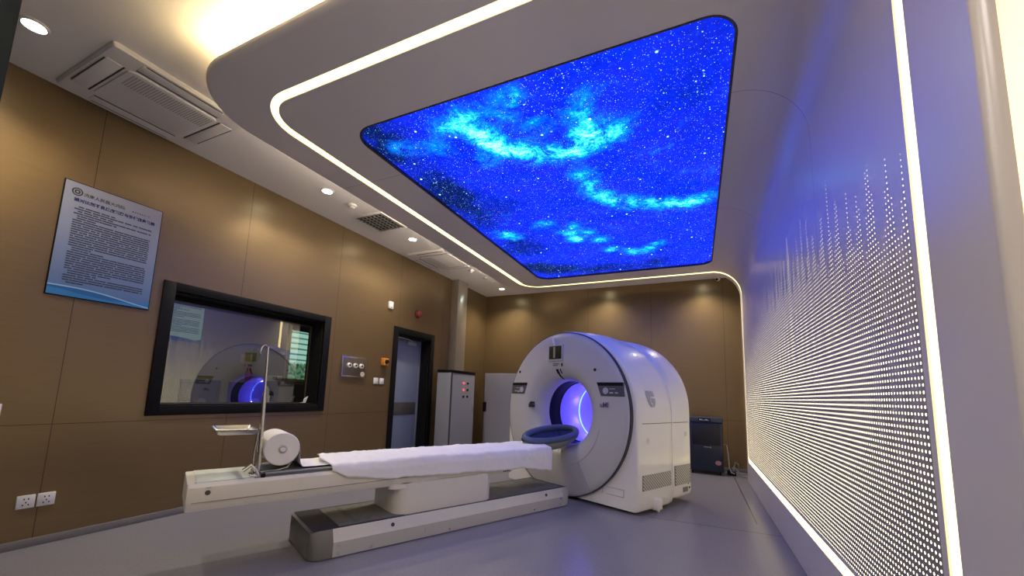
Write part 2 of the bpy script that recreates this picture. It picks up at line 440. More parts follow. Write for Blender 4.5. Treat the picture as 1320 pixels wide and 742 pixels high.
# observation window
k = B()
for (y0, y1, z0, z1) in ((1.795, 1.885, .85, 2.0), (3.445, 3.535, .85, 2.0), (1.885, 3.445, .85, .93), (1.885, 3.445, 1.925, 2.0)):
    k.box(XL - .02, XL + .018, y0, y1, z0, z1, .003)
for (y0, y1, z0, z1) in ((1.885, 1.897, .93, 1.925), (3.433, 3.445, .93, 1.925), (1.897, 3.433, .93, .942), (1.897, 3.433, 1.913, 1.925)):
    k.box(XL - TH, XL - .02, y0, y1, z0, z1)
k.box(XL - TH - .02, XL - TH + .02, 1.897, 3.433, 1.86, 1.913)
wn_ = struct(k.build('window_1', black))
p = B().box(XL - TH + .02, XL - TH + .035, 1.897, 3.433, .942, 1.88).build('window_pane', glass_m, wn_)
k = B()
for y in (1.897, 3.425): k.box(XL - TH + .036, XL - TH + .05, y, y + .008, .942, 1.875)
k.box(XL - TH + .036, XL - TH + .05, 1.897, 3.433, .942, .95); k.box(XL - TH + .036, XL - TH + .05, 1.897, 3.433, 1.868, 1.876)
k.build('pane_bead', mat('bead_bronze', (.10, .085, .05), .4, .5), wn_)

# door
k = B()
k.box(XL - .02, XL + .016, 4.684, 4.785, 0, 2.09, .003); k.box(XL - .02, XL + .016, 5.614, 5.714, 0, 2.09, .003); k.box(XL - .02, XL + .016, 4.785, 5.614, 1.99, 2.09, .003)
k.box(XL - TH, XL - .02, 4.785, 4.80, 0, 1.99); k.box(XL - TH, XL - .02, 5.599, 5.614, 0, 1.99); k.box(XL - TH, XL - .02, 4.80, 5.599, 1.975, 1.99)
dr = struct(k.build('door_1', black))
k = B(); k.box(XL - .225, XL - .18, 4.80, 5.56, .01, 1.965, .003); k.build('door_leaf', door_m, dr)
B().box(XL - .225, XL - .175, 5.565, 5.599, .01, 1.97, .003).build('door_stop', mat('door_stop_grey', (.36, .38, .42), .35, .5), dr)
B().box(XL - .18, XL - .174, 4.82, 5.53, .74, .94, .002).build('kick_band', mat('door_band', (.085, .08, .07), .4), dr)
k = B(); k.box(XL - .18, XL - .14, 5.2, 5.42, 1.87, 1.93, .006); k.tube([(XL - .13, 5.3, 1.93), (XL - .09, 5.15, 1.95), (XL - .15, 4.95, 1.965)], .01)
k.build('door_closer', plastic_g, dr)
k = B(); k.tube([(XL - .18, 4.86, 1.0), (XL - .14, 4.86, 1.0), (XL - .14, 4.97, 1.0)], .009); k.build('door_handle', steel, dr)

# ------------------------------------------------------------------ wrapping band: ceiling raft, fillet and right wall in one sheet
ZR, RF, SL = 3.03, .38, -3.04          # raft underside, fillet radius, left flat edge
S0 = XW - RF; S1 = S0 + RF * PI / 2; S2 = S1 + (ZR - RF)   # end of flat, end of fillet, floor
def wrap(s, y, d=0.):
    """point at unrolled (s,y), d metres behind the face"""
    if s <= S0: return Vector((s, y, ZR + d))
    if s < S1:
        t = (s - S0) / RF
        r = RF + d
        return Vector((S0 + r * math.sin(t), y, ZR - RF + r * math.cos(t)))
    return Vector((XW + d, y, ZR - RF - (s - S1)))
def s_of_z(z): return S1 + (ZR - RF - z)
YN0, YF = 1.248, 6.69
SB = s_of_z(.02)
OUT = rrect(SL, SB, YN0, YF, (0, .5, .5, 0), 14)
ST_O = rrect(-2.775, s_of_z(.298), 1.525, 6.55, (.10, .36, .36, .10), 12)
ST_I = rrect(-2.705, s_of_z(.36), 1.589, 6.49, (.05, .25, .25, .05), 12)
SCR = rrect(-2.335, .245, 2.0, 6.12, (.17, .2, .2, .17), 10)
CUTS = [S0 + (S1 - S0) * i / 16 for i in range(17)]
def sheet(loops, depth, cuts=CUTS, extra=None):
    bm = bmesh.new(); es = []
    for lp in loops:
        vs = [bm.verts.new((p[0], p[1], 0)) for p in lp]
        es += [bm.edges.new((vs[i], vs[(i + 1) % len(vs)])) for i in range(len(vs))]
    bmesh.ops.triangle_fill(bm, use_beauty=True, use_dissolve=False, edges=es)
    for c in cuts:
        bmesh.ops.bisect_plane(bm, geom=bm.verts[:] + bm.edges[:] + bm.faces[:], plane_co=(c, 0, 0), plane_no=(1, 0, 0), dist=1e-5)
    for v in bm.verts: v.co = wrap(v.co.x, v.co.y, depth)
    return bm
def dens(lp, step=.03):
    out = []
    for i, p in enumerate(lp):
        q = lp[(i + 1) % len(lp)]
        lo, hi = sorted((p[0], q[0]))
        out.append(p)
        ts = sorted(((c - p[0]) / (q[0] - p[0])) for c in CUTS if lo + 1e-4 < c < hi - 1e-4) if abs(q[0] - p[0]) > 1e-6 else []
        out += [(p[0] + (q[0] - p[0]) * t, p[1] + (q[1] - p[1]) * t) for t in ts]
    return out
OUTd, STOd, STId, SCRd = dens(OUT), dens(ST_O), dens(ST_I), dens(SCR)
def add_bm(dst, src):
    me = bpy.data.meshes.new('t'); src.to_mesh(me); src.free(); dst.from_mesh(me); bpy.data.meshes.remove(me)
def ribbon(bm, lp, prof):
    """sweep profile [(outward offset, depth)] along closed loop in (s,y)"""
    n = len(lp); rows = []
    for i, p in enumerate(lp):
        p0, p1 = Vector(lp[i - 1]), Vector(lp[(i + 1) % n]); t = (p1 - p0).normalized()
        o = Vector((t.y, -t.x))
        rows.append([bm.verts.new(wrap(p[0] + o.x * q[0], p[1] + o.y * q[0], q[1])) for q in prof])
    for i in range(n):
        A, Bv = rows[i], rows[(i + 1) % n]
        for k in range(len(prof) - 1):
            bm.faces.new((A[k], Bv[k], Bv[k + 1], A[k + 1]))
bmW = bmesh.new()
add_bm(bmW, sheet([OUT, ST_O], 0)); add_bm(bmW, sheet([ST_I, SCR], 0))
rd = .036
ribbon(bmW, OUTd, [(0, 0)] + [(rd * math.sin(q), rd * (1 - math.cos(q))) for q in [PI / 2 * i / 6 for i in range(1, 7)]] + [(rd - .01, rd + .004), (0, rd + .004)])
add_bm(bmW, sheet([OUT], rd + .004))
ribbon(bmW, STOd, [(0, 0), (0, .03)]); ribbon(bmW, STId, [(0, 0), (0, .03)])
bmesh.ops.remove_doubles(bmW, verts=bmW.verts[:], dist=1e-4)
wr = B(); wr.bm.free(); wr.bm = bmW
wo = wr.build('wall_right', wrap_m, ang=30); struct(wo)
# exact normals so that big triangles next to the fillet stay flat
me = wo.data
def an_normal(p):
    if p.x <= S0 + 1e-4: return None
    if p.z < ZR - RF: return None
    return None
k = B(); k.bm.free(); k.bm = bmesh.new(); ribbon(k.bm, SCRd, [(0, -.001), (-.014, -.001), (-.014, .03)])
k.build('screen_rim', trimdark, wo)
sc = B(); sc.bm.free(); sc.bm = sheet([rrect(-2.335, .245, 2.0, 6.12, (.17, .2, .2, .17), 10)], .025, [])
so = sc.build('ceiling_screen', galaxy_m, smooth=False)
tag(so, 'large rounded blue galaxy light panel set in the ceiling raft', 'screen')
sb = B(); sb.bm.free(); sb.bm = sheet([ST_O, ST_I], .006)
lo_ = sb.build('light_strip', strip_m, ang=60); tag(lo_, 'long warm white light strip looping round the ceiling raft and right wall', 'light strip')
# cove lamps hidden behind the near edge: one over the raft, one behind the wall part
def cove(s0, s1, m, label, dy=0.):
    n = 40; secs = []
    for i in range(n):
        s = s0 + (s1 - s0) * i / (n - 1)
        secs.append([wrap(s, YN0 + dy + a_, rd + b2) for a_, b2 in ((.004, .008), (.004, .03), (.024, .03), (.024, .008))])
    tag(B().loft(secs).build('cove_or_fill_light', m), label, 'light strip')
cove(-2.72, S0 + .05, cove_m, 'warm cove light glowing on the ceiling above the near raft edge')
fill_secs = [[wrap(SL + a_, 1.9 + 4.6 * i / 30, rd + b2) for a_, b2 in ((.10, .008), (.10, .03), (.12, .03), (.12, .008))] for i in range(31)]
tag(B().loft(fill_secs).build('cove_or_fill_light', fill_l), 'added hidden fill strip on the left raft edge brightening the ceiling', 'light strip')  # unseen glowing strip added on the raft to brighten the left ceiling
cove(S1, SB - .3, cove_w, 'warm cove light glowing on the wall at the right picture edge', .36)

# ------------------------------------------------------------------ scanner frame of reference
Ov = Vector((-2.23, 2.094, 0)); TZ = math.atan2(-.4265, .9045)
def O2W(v, u, z=0.): return Ov + Vector((v * math.cos(TZ) - u * math.sin(TZ), v * math.sin(TZ) + u * math.cos(TZ), z))
VC, ZC = -.32, .936
gb = (VC, 3.1, 0.)
G = thing('scanner_gantry', 'large white ring-shaped scanner gantry with glowing blue bore', 'scanner', O2W(VC, 3.1), TZ)
def half(W, zt, z0, zb, n=26, e=2.0, cr=.03):
    pts = [(W - cr, zb), (W - cr * .3, zb + cr * .3), (W, zb + cr)]
    pts += [(W, zb + cr + (z0 - zb - cr) * i / 3) for i in (1, 2)]
    for i in range(n + 1):
        t = PI / 2 * i / n
        pts.append((W * max(math.cos(t), 0) ** (2 / e), z0 + (zt - z0) * math.sin(t) ** (2 / e)))
    pts[-1] = (0., zt)
    return pts
def ufr(v, base, k): return base - .022 * k * (1 - min(1, ((v - VC) / .96) ** 2))
def shell(secs):
    """secs: (u, bulge, half profile)"""
    bm = bmesh.new(); rows = []
    for u, kb, hp in secs:
        R = [bm.verts.new((VC + w_, ufr(VC + w_, u, kb), z)) for w_, z in hp]
        L = [bm.verts.new((VC - w_, ufr(VC - w_, u, kb), z)) for w_, z in hp[:-1]]
        rows.append((R, L + [R[-1]]))
    for (R0_, L0_), (R1_, L1_) in zip(rows, rows[1:]):
        for i in range(len(R0_) - 1):
            bm.faces.new((R0_[i], R0_[i + 1], R1_[i + 1], R1_[i])); bm.faces.new((L0_[i], L0_[i + 1], L1_[i + 1], L1_[i]))
        bm.faces.new((R0_[0], R1_[0], L1_[0], L0_[0]))
    return bm
def cap(hp, u, kb, r):
    bm = bmesh.new(); es = []
    lp = [(VC + w_, z) for w_, z in hp] + [(VC - w_, z) for w_, z in hp[:-1][::-1]]
    for L in (lp, [(VC + r * math.cos(2 * PI * i / 48), ZC + r * math.sin(2 * PI * i / 48)) for i in range(48)]):
        vs = [bm.verts.new((p[0], p[1], 0)) for p in L]
        es += [bm.edges.new((vs[i], vs[(i + 1) % len(vs)])) for i in range(len(vs))]
    bmesh.ops.triangle_fill(bm, use_beauty=True, edges=es)
    for i in range(1, 14):
        bmesh.ops.bisect_plane(bm, geom=bm.verts[:] + bm.edges[:] + bm.faces[:], plane_co=(VC - .96 + i * 1.92 / 14, 0, 0), plane_no=(1, 0, 0), dist=1e-5)
    for v in bm.verts: v.co = Vector((v.co.x, ufr(v.co.x, u, kb), v.co.y))
    return bm
zb = .03
hp0 = half(.952, 1.852, .95, zb); 
k = B(); k.bm.free()
k.bm = shell([(2.588, 1, hp0), (2.592, 1, half(.966, 1.866, .95, zb)), (2.606, .97, half(.976, 1.876, .95, zb)), (2.63, .9, half(.98, 1.88, .95, zb)), (2.72, .6, half(.981, 1.886, .95, zb)), (2.85, .25, half(.982, 1.893, .95, zb)),
              (3.0, 0, half(.982, 1.894, .95, zb)), (3.15, 0, half(.98, 1.88, .95, zb)), (3.235, 0, half(.975, 1.865, .95, zb + .01)), (3.255, 0, half(.95, 1.84, .95, zb + .03))])
add_bm(k.bm, cap(hp0, 2.588, 1, .62))
bmesh.ops.remove_doubles(k.bm, verts=k.bm.verts[:], dist=1e-4)
sh = k.build('front_housing', white, G, gb, ang=50)
k = B(); k.bm.free(); hpr = half(.94, 1.81, .98, .09, e=2.15)
k.bm = shell([(3.24, 0, half(.94, 1.81, .98, .07, e=2.1)), (3.258, 0, half(.972, 1.85, .98, .075, e=2.1)), (3.3, 0, half(.978, 1.862, .98, .07, e=2.12)), (3.5, 0, half(.98, 1.862, .98, .07, e=2.15)),
              (3.62, 0, half(.979, 1.857, .98, .075, e=2.15)), (3.66, 0, half(.968, 1.842, .98, .09, e=2.15)), (3.672, 0, hpr)])
add_bm(k.bm, cap(hpr, 3.672, 0, .36))
bmesh.ops.remove_doubles(k.bm, verts=k.bm.verts[:], dist=1e-4)
k.build('rear_housing', white, G, gb, ang=50)
ax = lambda x, y, h: Vector((VC + x, h, ZC + y))
DP = [(.922, 2.60), (.922, 2.548), (.918, 2.538), (.908, 2.531), (.85, 2.522), (.75, 2.511), (.65, 2.504), (.58, 2.504), (.53, 2.512), (.485, 2.53), (.445, 2.558), (.412, 2.595), (.386, 2.64), (.370, 2.685), (.364, 2.72)]
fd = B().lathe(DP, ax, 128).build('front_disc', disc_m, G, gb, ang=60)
B().lathe([(.923, 2.541), (.931, 2.544), (.931, 2.60), (.923, 2.60)], ax, 128, True).build('disc_trim', trimdark, G, gb)
B().lathe([(.364, 2.72), (.361, 2.725), (.360, 2.91), (.350, 2.915)], ax, 96).build('scan_window', black, G, gb)
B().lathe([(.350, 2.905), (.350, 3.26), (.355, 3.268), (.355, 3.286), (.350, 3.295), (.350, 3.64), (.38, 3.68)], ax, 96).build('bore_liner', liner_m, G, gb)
B().lathe([(.351, 3.268), (.347, 3.272), (.347, 3.282), (.351, 3.286)], ax, 96).build('bore_light', ring_m, G, gb)
for z0 in (.0,):
    for v in (VC - .75, VC + .75):
        for u in (2.75, 3.4): B().cyl((v, u, 0), (v, u, .09), .045).build('levelling_foot', blackm, G, gb)
def on_disc(r_):   # front surface position for a radius
    for (r0, u0), (r1, u1) in zip(DP[2:], DP[3:]):
        if r1 <= r_ <= r0: return u0 + (u1 - u0) * (r0 - r_) / (r0 - r1)
    return 2.54
def fpoly(pts, t0=.003, t1=-.004):
    """flat patch following the front disc: pts (v,z)"""
    us = [on_disc(min(.9, math.hypot(p[0] - VC, p[1] - ZC))) for p in pts]
    u = min(us)
    return lambda v, z, dd: Vector((v, on_disc(min(.905, math.hypot(v - VC, z - ZC))) - dd, z))
def fprism(poly, dd=.004, back=.004):
    g = fpoly(poly); k = B(); k.prism(poly, lambda v, z: g(v, z, dd), lambda v, z: g(v, z, -back)); return k
# display
k = B(); g = [( -.535 + .03, 1.515), (-.28 + .02, 1.515), (-.28 + .02, 1.722), (-.535 + .03, 1.722)]
def frontbox(v0, v1, z0, z1, depth, proud):
    u = on_disc(min(.9, math.hypot((v0 + v1) / 2 - VC, (z0 + z1) / 2 - ZC)))
    return B().box(v0, v1, u - proud, u + depth, z0, z1, min(.006, proud * .4))
dv = frontbox(-.50, -.262, 1.525, 1.722, .03, .016).build('display', mat('display_bezel', (.45, .48, .50), .35), G, gb)
frontbox(-.482, -.280, 1.548, 1.706, .0, .0185).build('screen', mat('display_screen', (.035, .04, .02), .12), dv, gb)
frontbox(-.415, -.375, 1.56, 1.70, .0, .0195).build('screen_reflection', mat('screen_reflection_olive', (.36, .35, .22), .4), dv, gb)  # olive reflection in the display, painted as a bar
k = B(); k.tube([(-.40, 2.50, 1.71), (-.40, 2.485, 1.745), (-.415, 2.49, 1.78), (-.425, 2.5, 1.81)], [.014, .014, .013, .009], 8)
k.build('paper_tag', paper_m, G, gb)
k = B()
for i in range(2): k.bm.verts.ensure_lookup_table(); k.box(-.43, -.33 + .0 - i * .02, on_disc(.56) - .003, on_disc(.56) + .002, 1.49 - i * .018, 1.497 - i * .018)
k.box(-.295, -.275, on_disc(.56) - .003, on_disc(.56) + .002, 1.462, 1.50)
k.build('display_caption', ink, G, gb)
# control panels left and right
panel_m = mat('panel_grey', (.10, .105, .125), .35)
for side in (1, -1):
    q = [(VC + side * .545, 1.272), (VC + side * .60, 1.132), (VC + side * .872, 1.132), (VC + side * .835, 1.272)]
    q2 = [(VC + side * (.545 + (.6 - .545) * t), 1.272 - .14 * t) for t in (0, .33, .66, 1)] + [(VC + side * (.6 + .272 * t), 1.132) for t in (.33, .66, 1)] + [(VC + side * (.872 - .012 * t), 1.132 + .14 * t) for t in (.33, .66)] + [(VC + side * (.545 + .318 * t), 1.272) for t in (1, .66, .33)]
    cpn = fprism(q2, .004).build('control_panel', panel_m, G, gb)
    fprism([(VC + side * (.543 + .31 * t), 1.275) for t in (0, .25, .5, .75, 1)] + [(VC + side * (.855 - .295 * t), 1.24) for t in (0, .25, .5, .75, 1)], .0055).build('panel_band', blackm, cpn, gb)
    cv_ = VC + side * .655; uu = on_disc(math.hypot(.655, 1.185 - ZC))
    k = B(); k.cyl((cv_, uu - .007, 1.188), (cv_, uu + .003, 1.188), .034, 24); kb_ = k.build('panel_knob', mat('knob_pale_%d' % side, (.55, .56, .66), .35), cpn, gb)
    k = B()
    for i in range(6):
        a_ = i * PI / 3; k.box(cv_ + .022 * math.cos(a_) - .004, cv_ + .022 * math.cos(a_) + .004, uu - .0085, uu - .006, 1.188 + .022 * math.sin(a_) - .004, 1.188 + .022 * math.sin(a_) + .004)
    k.build('knob_marks', mat('knob_mark_%d' % side, (.3, .3, .4), .5), kb_, gb)
    k = B()
    for (a0, a1, zz, hh) in ((.70, .765, 1.208, .008), (.703, .745, 1.168, .014), (.765, .80, 1.168, .014)):
        vv0, vv1 = VC + side * a0, VC + side * a1; um = on_disc(math.hypot((a0 + a1) / 2, zz - ZC))
        k.box(min(vv0, vv1), max(vv0, vv1), um - .006, um + .002, zz - hh / 2, zz + hh / 2)
    k.build('panel_lettering', mat('panel_text_%d' % side, (.5, .51, .58), .5), cpn, gb)
# lettering under the right panel
me_ = text_mesh('uMI', .074, ext=.001, bold=.0003)
Mx = Matrix.Translation((.265, on_disc(.63) - .004, 1.018)) @ Matrix.Rotation(PI / 2, 4, 'X')
k = B().mesh(me_, Mx)
k.build('lettering', mat('letter_violet', (.10, .09, .16), .5), G, gb)
# sensor dots, emergency button, laser slots
for (v, z) in ((-1.035, 1.415), (.195, 1.41)):
    r_ = math.hypot(v - VC, z - ZC); u = on_disc(r_)
    k = B(); k.cyl((v, u - .006, z), (v, u + .004, z), .016, 20); k.build('sensor_dot', blackm, G, gb)
B().box(-.84, -.76, 2.506, 2.54, .97, 1.01, .003).build('breath_indicator', mat('indicator_dark', (.03, .03, .04), .4), G, gb)
k = B(); k.prism([(-.836, 1.014), (-.764, 1.014), (-.764, 1.04), (-.776, 1.04), (-.776, 1.02), (-.79, 1.02), (-.79, 1.042), (-.80, 1.042), (-.80, 1.02), (-.812, 1.02), (-.812, 1.036), (-.824, 1.036), (-.824, 1.02), (-.836, 1.02)], lambda v, z: Vector((v, 2.507, z)), lambda v, z: Vector((v, 2.54, z)))
k.build('indicator_marks', ink, G, gb)
rp = [(.50, .0), (.45, .0), (.40, .0), (.365, .0)]
k = B()
for (v, wv, ra, rb) in ((-.375, .020, .50, .385), (-.325, .009, .50, .445)):
    pts = []
    for i in range(9):
        r_ = ra + (rb - ra) * i / 8
        uu = None
        for (r0, u0), (r1, u1) in zip(DP[2:], DP[3:]):
            if r1 <= r_ <= r0: uu = u0 + (u1 - u0) * (r0 - r_) / (r0 - r1)
        pts.append((v, uu - .002, ZC + math.sqrt(max(0, r_ * r_ - (v - VC) ** 2))))
    for p0, p1 in zip(pts, pts[1:]):
        k.quad((p0[0] - wv, p0[1], p0[2]), (p0[0] + wv, p0[1], p0[2]), (p1[0] + wv, p1[1], p1[2]), (p1[0] - wv, p1[1], p1[2]))
k.build('laser_slot', blackm, G, gb)
# seams
def disc_line(p, q, w_=.0025, n=14):
    k = B(); P = []
    for i in range(n + 1):
        v = p[0] + (q[0] - p[0]) * i / n; z = p[1] + (q[1] - p[1]) * i / n
        P.append(Vector((v, on_disc(min(.915, max(.36, math.hypot(v - VC, z - ZC)))) - .0012, z)))
    k.tube(P, w_, 6); return k
grey_line = mat('seam_soft', (.36, .36, .40), .5)
disc_line((-.02, .42), (.13, .12)).build('disc_seam', grey_line, G, gb)
arc = [(VC + .60 * math.cos(t), ZC + .60 * math.sin(t)) for t in [math.radians(-70 + 55 * i / 14) for i in range(15)]]
k = B(); k.tube([Vector((p[0], on_disc(.60) - .0012, p[1])) for p in arc], .002, 6); k.build('disc_seam', grey_line, G, gb)
k = B(); k.box(VC + .978, VC + .984, 2.66, 3.232, .868, .873); k.box(VC + .976, VC + .982, 3.27, 3.60, .868, .873); k.build('side_seam', seam_m, G, gb)
# side vents (slanted louvres), plug discs, badge, rating plate, foot bracket
XS = VC + .9825
def vent(u0, u1, z0, z1, n):
    k = B(); k.box(XS - .012, XS - .002, u0, u1, z0, z1); 
    return k
slat_m = mat('louvre_cream', (.62, .60, .54), .5); slot_m = mat('louvre_slot', (.26, .25, .22), .6)
for (u0, u1, z0, z1, n) in ((2.655, 3.20, .225, .372, 13), (3.285, 3.625, .205, .41, 10)):
    vt = B().box(XS - .02, XS + .0015, u0, u1, z0, z1).build('side_vent', slot_m, G, gb)
    k = B(); sl = (z1 - z0) * 1.25; step = (u1 - u0 + sl) / (n + 5)
    for i in range(n + 6):
        ua = u0 - sl + i * step
        # clip slanted slat to the opening
        ta = max(0., (u0 - ua) / sl) if ua < u0 else 0.; tb = min(1., (u1 - step * .5 - ua) / sl)
        if tb <= ta + .03: continue
        pa = (ua + sl * ta, z1 - (z1 - z0) * ta); pb = (ua + sl * tb, z1 - (z1 - z0) * tb); wd = step * .52
        k.prism([pa, (min(pa[0] + wd, u1), pa[1]), (min(pb[0] + wd, u1), pb[1]), pb], lambda u, z: Vector((XS + .004, u, z)), lambda u, z: Vector((XS - .004, u, z)))
    k.build('louvre', slat_m, vt, gb)
for (u, z) in ((2.76, .70), (3.54, .74)):
    k = B(); k.cyl((XS - .004, u, z), (XS + .0012, u, z), .028, 24); k.build('plug_disc', mat('plug_cream', (.70, .68, .64), .4), G, gb)
badge = B()
fx = lambda dd: (lambda u, z: Vector((VC + (half_w(z)) + dd, u, z)))
def half_w(z):
    if z <= .95: return .982
    t = (z - .95) / (1.893 - .95); return .982 * math.sqrt(max(0, 1 - t * t))
def bpoly(pts): badge.prism(pts, fx(.0025), fx(-.006))
u0, z0 = 2.775, 1.03
def badge_piece(pts, cuts):
    # each piece follows the curved side: slice the outline into short level bands
    bm = bmesh.new(); bm.faces.new([bm.verts.new((p[0], p[1], 0)) for p in pts])
    for c in cuts: bmesh.ops.bisect_plane(bm, geom=bm.verts[:] + bm.edges[:] + bm.faces[:], plane_co=(0, c, 0), plane_no=(0, 1, 0), dist=1e-5)
    for v in bm.verts: v.co = Vector((VC + half_w(z0 + v.co.y) + .0022, u0 + v.co.x, z0 + v.co.y))
    add_bm(badge.bm, bm)
lv = [.01 * i for i in range(1, 17)]
badge_piece([(0, .17), (.06, .17), (.06, .055), (.065, .04), (.085, .03), (.085, 0), (.045, .008), (.015, .04), (0, .09)], lv)
badge_piece([(.074, .17), (.132, .17), (.148, .112), (.074, .112)], lv)
badge_piece([(.074, .095), (.15, .095), (.15, .05), (.13, .012), (.096, 0), (.096, .03), (.092, .045), (.074, .052)], lv)
badge.build('badge', mark_m, G, gb)
B().box(XS - .006, XS + .0015, 3.455, 3.56, .12, .17).build('rating_plate', mat('plate_grey', (.22, .21, .2), .4, .3), G, gb)
for (u, z, s_) in ((3.60, .155, .012), (3.575, .20, .008)): B().cyl((XS - .006, u, z), (XS + .001, u, z), s_, 12).build('side_port', blackm, G, gb)
k = B(); k.box(XS - .05, XS + .035, 2.86, 2.965, .02, .125, .012); k.cyl((XS + .0, 2.93, .0), (XS + .0, 2.93, .03), .02); k.build('foot_bracket', white, G, gb)
# front service label outline
k = B(); z0 = .10
for (a0, a1, b0, b1) in ((.25, .50, .215, .218), (.25, .50, .145, .148), (.25, .253, .145, .218), (.497, .50, .145, .218)):
    k.box(a0, a1, ufr((a0 + a1) / 2, 2.588, 1) - .0025, ufr((a0 + a1) / 2, 2.588, 1) + .01, b0, b1)
k.build('label_outline', grey_line, G, gb)

# ------------------------------------------------------------------ patient table
tb_ = (-.31, 1.1, 0.)
T = thing('patient_table', 'long cream patient table on grey floor rail in front of scanner', 'table', O2W(-.31, 1.1), TZ)
prof = [(-.62, .006), (0, .006), (0, .1), (-.034, .18), (-.586, .18), (-.62, .1)]
yy = lambda u: (lambda v, z: Vector((v, u, z)))
B().prism(prof, yy(0.), yy(2.25)).build('base_rail', alu, T, tb_, ang=20)
def endcap(u0, u1, name, m):
    # u0 is the joint, u1 the outer end
    s_ = 1 if u1 > u0 else -1
    secs = []
    for t, ins, dz in ((0, 0, 0), (.55, 0, 0), (.80, .018, .004), (.93, .045, .012), (1, .085, .022)):
        u = u0 + (u1 - u0) * t
        secs.append([Vector((min(max(v, -.62 + ins), -ins), u - s_ * (.05 * max(0, (z - .1) / .08) if t == 1 else 0), z - (dz if z > .15 else 0))) for v, z in prof])
    return B().loft(secs).build(name, m, T, tb_, ang=40)
ec = endcap(-.001, -.15, 'end_cap', alu_dark); ec['label'] = 'dark grey end cap'
ec2 = endcap(2.251, 2.37, 'end_cap', alu)
k = B(); k.prism([(-.034, .1795), (-.034, .181), (-.586, .181), (-.586, .1795)], yy(-.12), yy(2.33)); k.build('rail_cover', trimdark, T, tb_)
k = B(); k.box(-.555, -.065, .05, 2.28, .178, .184, .001); tr = k.build('rail_track', track_m, T, tb_)
k = B()
for i in range(9):
    u = .16 + i * .012 if i < 3 else .35 + (i - 3) * .33
    k.box(-.54, -.08, u, u + .003, .183, .1848)
k.build('track_groove', mat('groove_dark', (.09, .09, .085), .6), tr, tb_)
for (u, z) in ((.03, .085), (.03, .03), (.26, .03), (.9, .03), (1.85, .03), (2.21, .085), (2.21, .03)):
    k = B(); k.cyl((-.002, u, z), (.007, u, z), .013, 14, .009); k.build('rail_screw', chrome, T, tb_)
for u in (.42, 2.02):
    k = B(); nrm = Vector((.08, 0, .034)).normalized(); c0 = Vector((-.017, u, .14))
    k.cyl(c0 - nrm * .003, c0 + nrm * .003, .014, 18); k.build('rail_plug', trimdark, T, tb_)
B().box(-.003, .0012, .68, .685, .04, .075).build('rail_mark', mark_m, T, tb_)
# pedestal
pp = rrect(-.565, -.06, .46, 1.39, .10, 8)
secs = [[Vector((p[0], p[1], z)) for p in pp] for z in (.181, .41)]
B().loft(secs).build('pedestal', cream, T, tb_, ang=40)
k = B(); pp2 = rrect(-.56, -.065, .40, .60, .07, 6); k.loft([[Vector((p[0], p[1], z)) for p in pp2] for z in (.375, .41)]); k.build('pedestal_collar', cream, T, tb_, ang=40)
# housing with tapering underside
def bed_sec(u, zt, zb_, wt=.48, r=.012):
    v0, v1 = -.31 - wt / 2, -.31 + wt / 2
    return [Vector(q) for q in ((v0 + .02, u, zb_), (v0 + .006, u, zb_ + .03), (v0, u, zb_ + .06), (v0, u, zt - .02), (v0 + r, u, zt), (v1 - r, u, zt), (v1, u, zt - .02), (v1, u, zb_ + .06), (v1 - .006, u, zb_ + .03), (v1 - .02, u, zb_))]
secs = [bed_sec(-.806, .548, .400, .474), bed_sec(-.80, .551, .397), bed_sec(.2, .555, .400), bed_sec(1.0, .560, .395), bed_sec(1.38, .56, .385), bed_sec(1.58, .56, .386), bed_sec(1.68, .56, .42), bed_sec(1.74, .555, .45), bed_sec(1.75, .55, .46, .46)]
for i in range(0): secs[0] = [p + Vector((0, .012 if p.z > .5 else -.012, 0)) for p in secs[0]]
hs = B().loft(secs).build('table_housing', cream, T, tb_, ang=28)
k = B(); k.tube([(-.0685, -.78, .448), (-.0685, .3, .455), (-.0685, 1.4, .458)], .0022, 6); k.build('housing_groove', mat('groove_tan', (.33, .30, .26), .6), hs, tb_)
k = B(); k.box(-.535, -.09, -.765, -.48, .5505, .5555, .002); k.build('top_plate', table_top_m, T, tb_)
k = B(); k.tube([(-.10, -.775, .5555), (-.098, -.62, .5565), (-.103, -.48, .5565)], .0018, 5); k.build('plate_edge', mat('edge_blue', (.28, .30, .40), .6), T, tb_)
k = B(); k.cyl((-.071, -.71, .50), (-.0655, -.71, .50), .0135, 20); k.build('key_switch', mat('key_brown', (.10, .08, .06), .4), T, tb_)
B().box(-.071, -.0668, -.722, -.695, .525, .530).build('key_caption', mark_m, T, tb_)
# sliding cradle: a shallow trough under the towel
def arcsec(u, z, half_w_, dip, th):
    top = [Vector((-.31 + half_w_ * t, u, z - dip * (1 - t * t))) for t in [i / 5 - 1 for i in range(11)]]
    bot = [p - Vector((0, 0, th)) for p in top][::-1]
    return top + bot
B().loft([arcsec(-.42, .578, .20, .0, .02), arcsec(0, .58, .205, .0, .025), arcsec(2.06, .575, .205, .0, .05), arcsec(2.14, .57, .19, .0, .035)]).build('cradle', pad_m, T, tb_, ang=40)
k = B(); k.tube([(-.102, -.42, .574), (-.100, .0, .578), (-.100, .3, .580)], .006, 8); k.build('cradle_rail', plastic_g, T, tb_)
k = B()
lab = B().box(-.086, -.0735, 1.50, 1.60, .396, .420).build('caution_label', plastic_w, T, tb_)
k = B()
for i in range(6): k.box(-.0745, -.0728, 1.505 + i * .0155, 1.515 + i * .0155, .401, .415)
k.build('label_lettering', ink, lab, tb_)

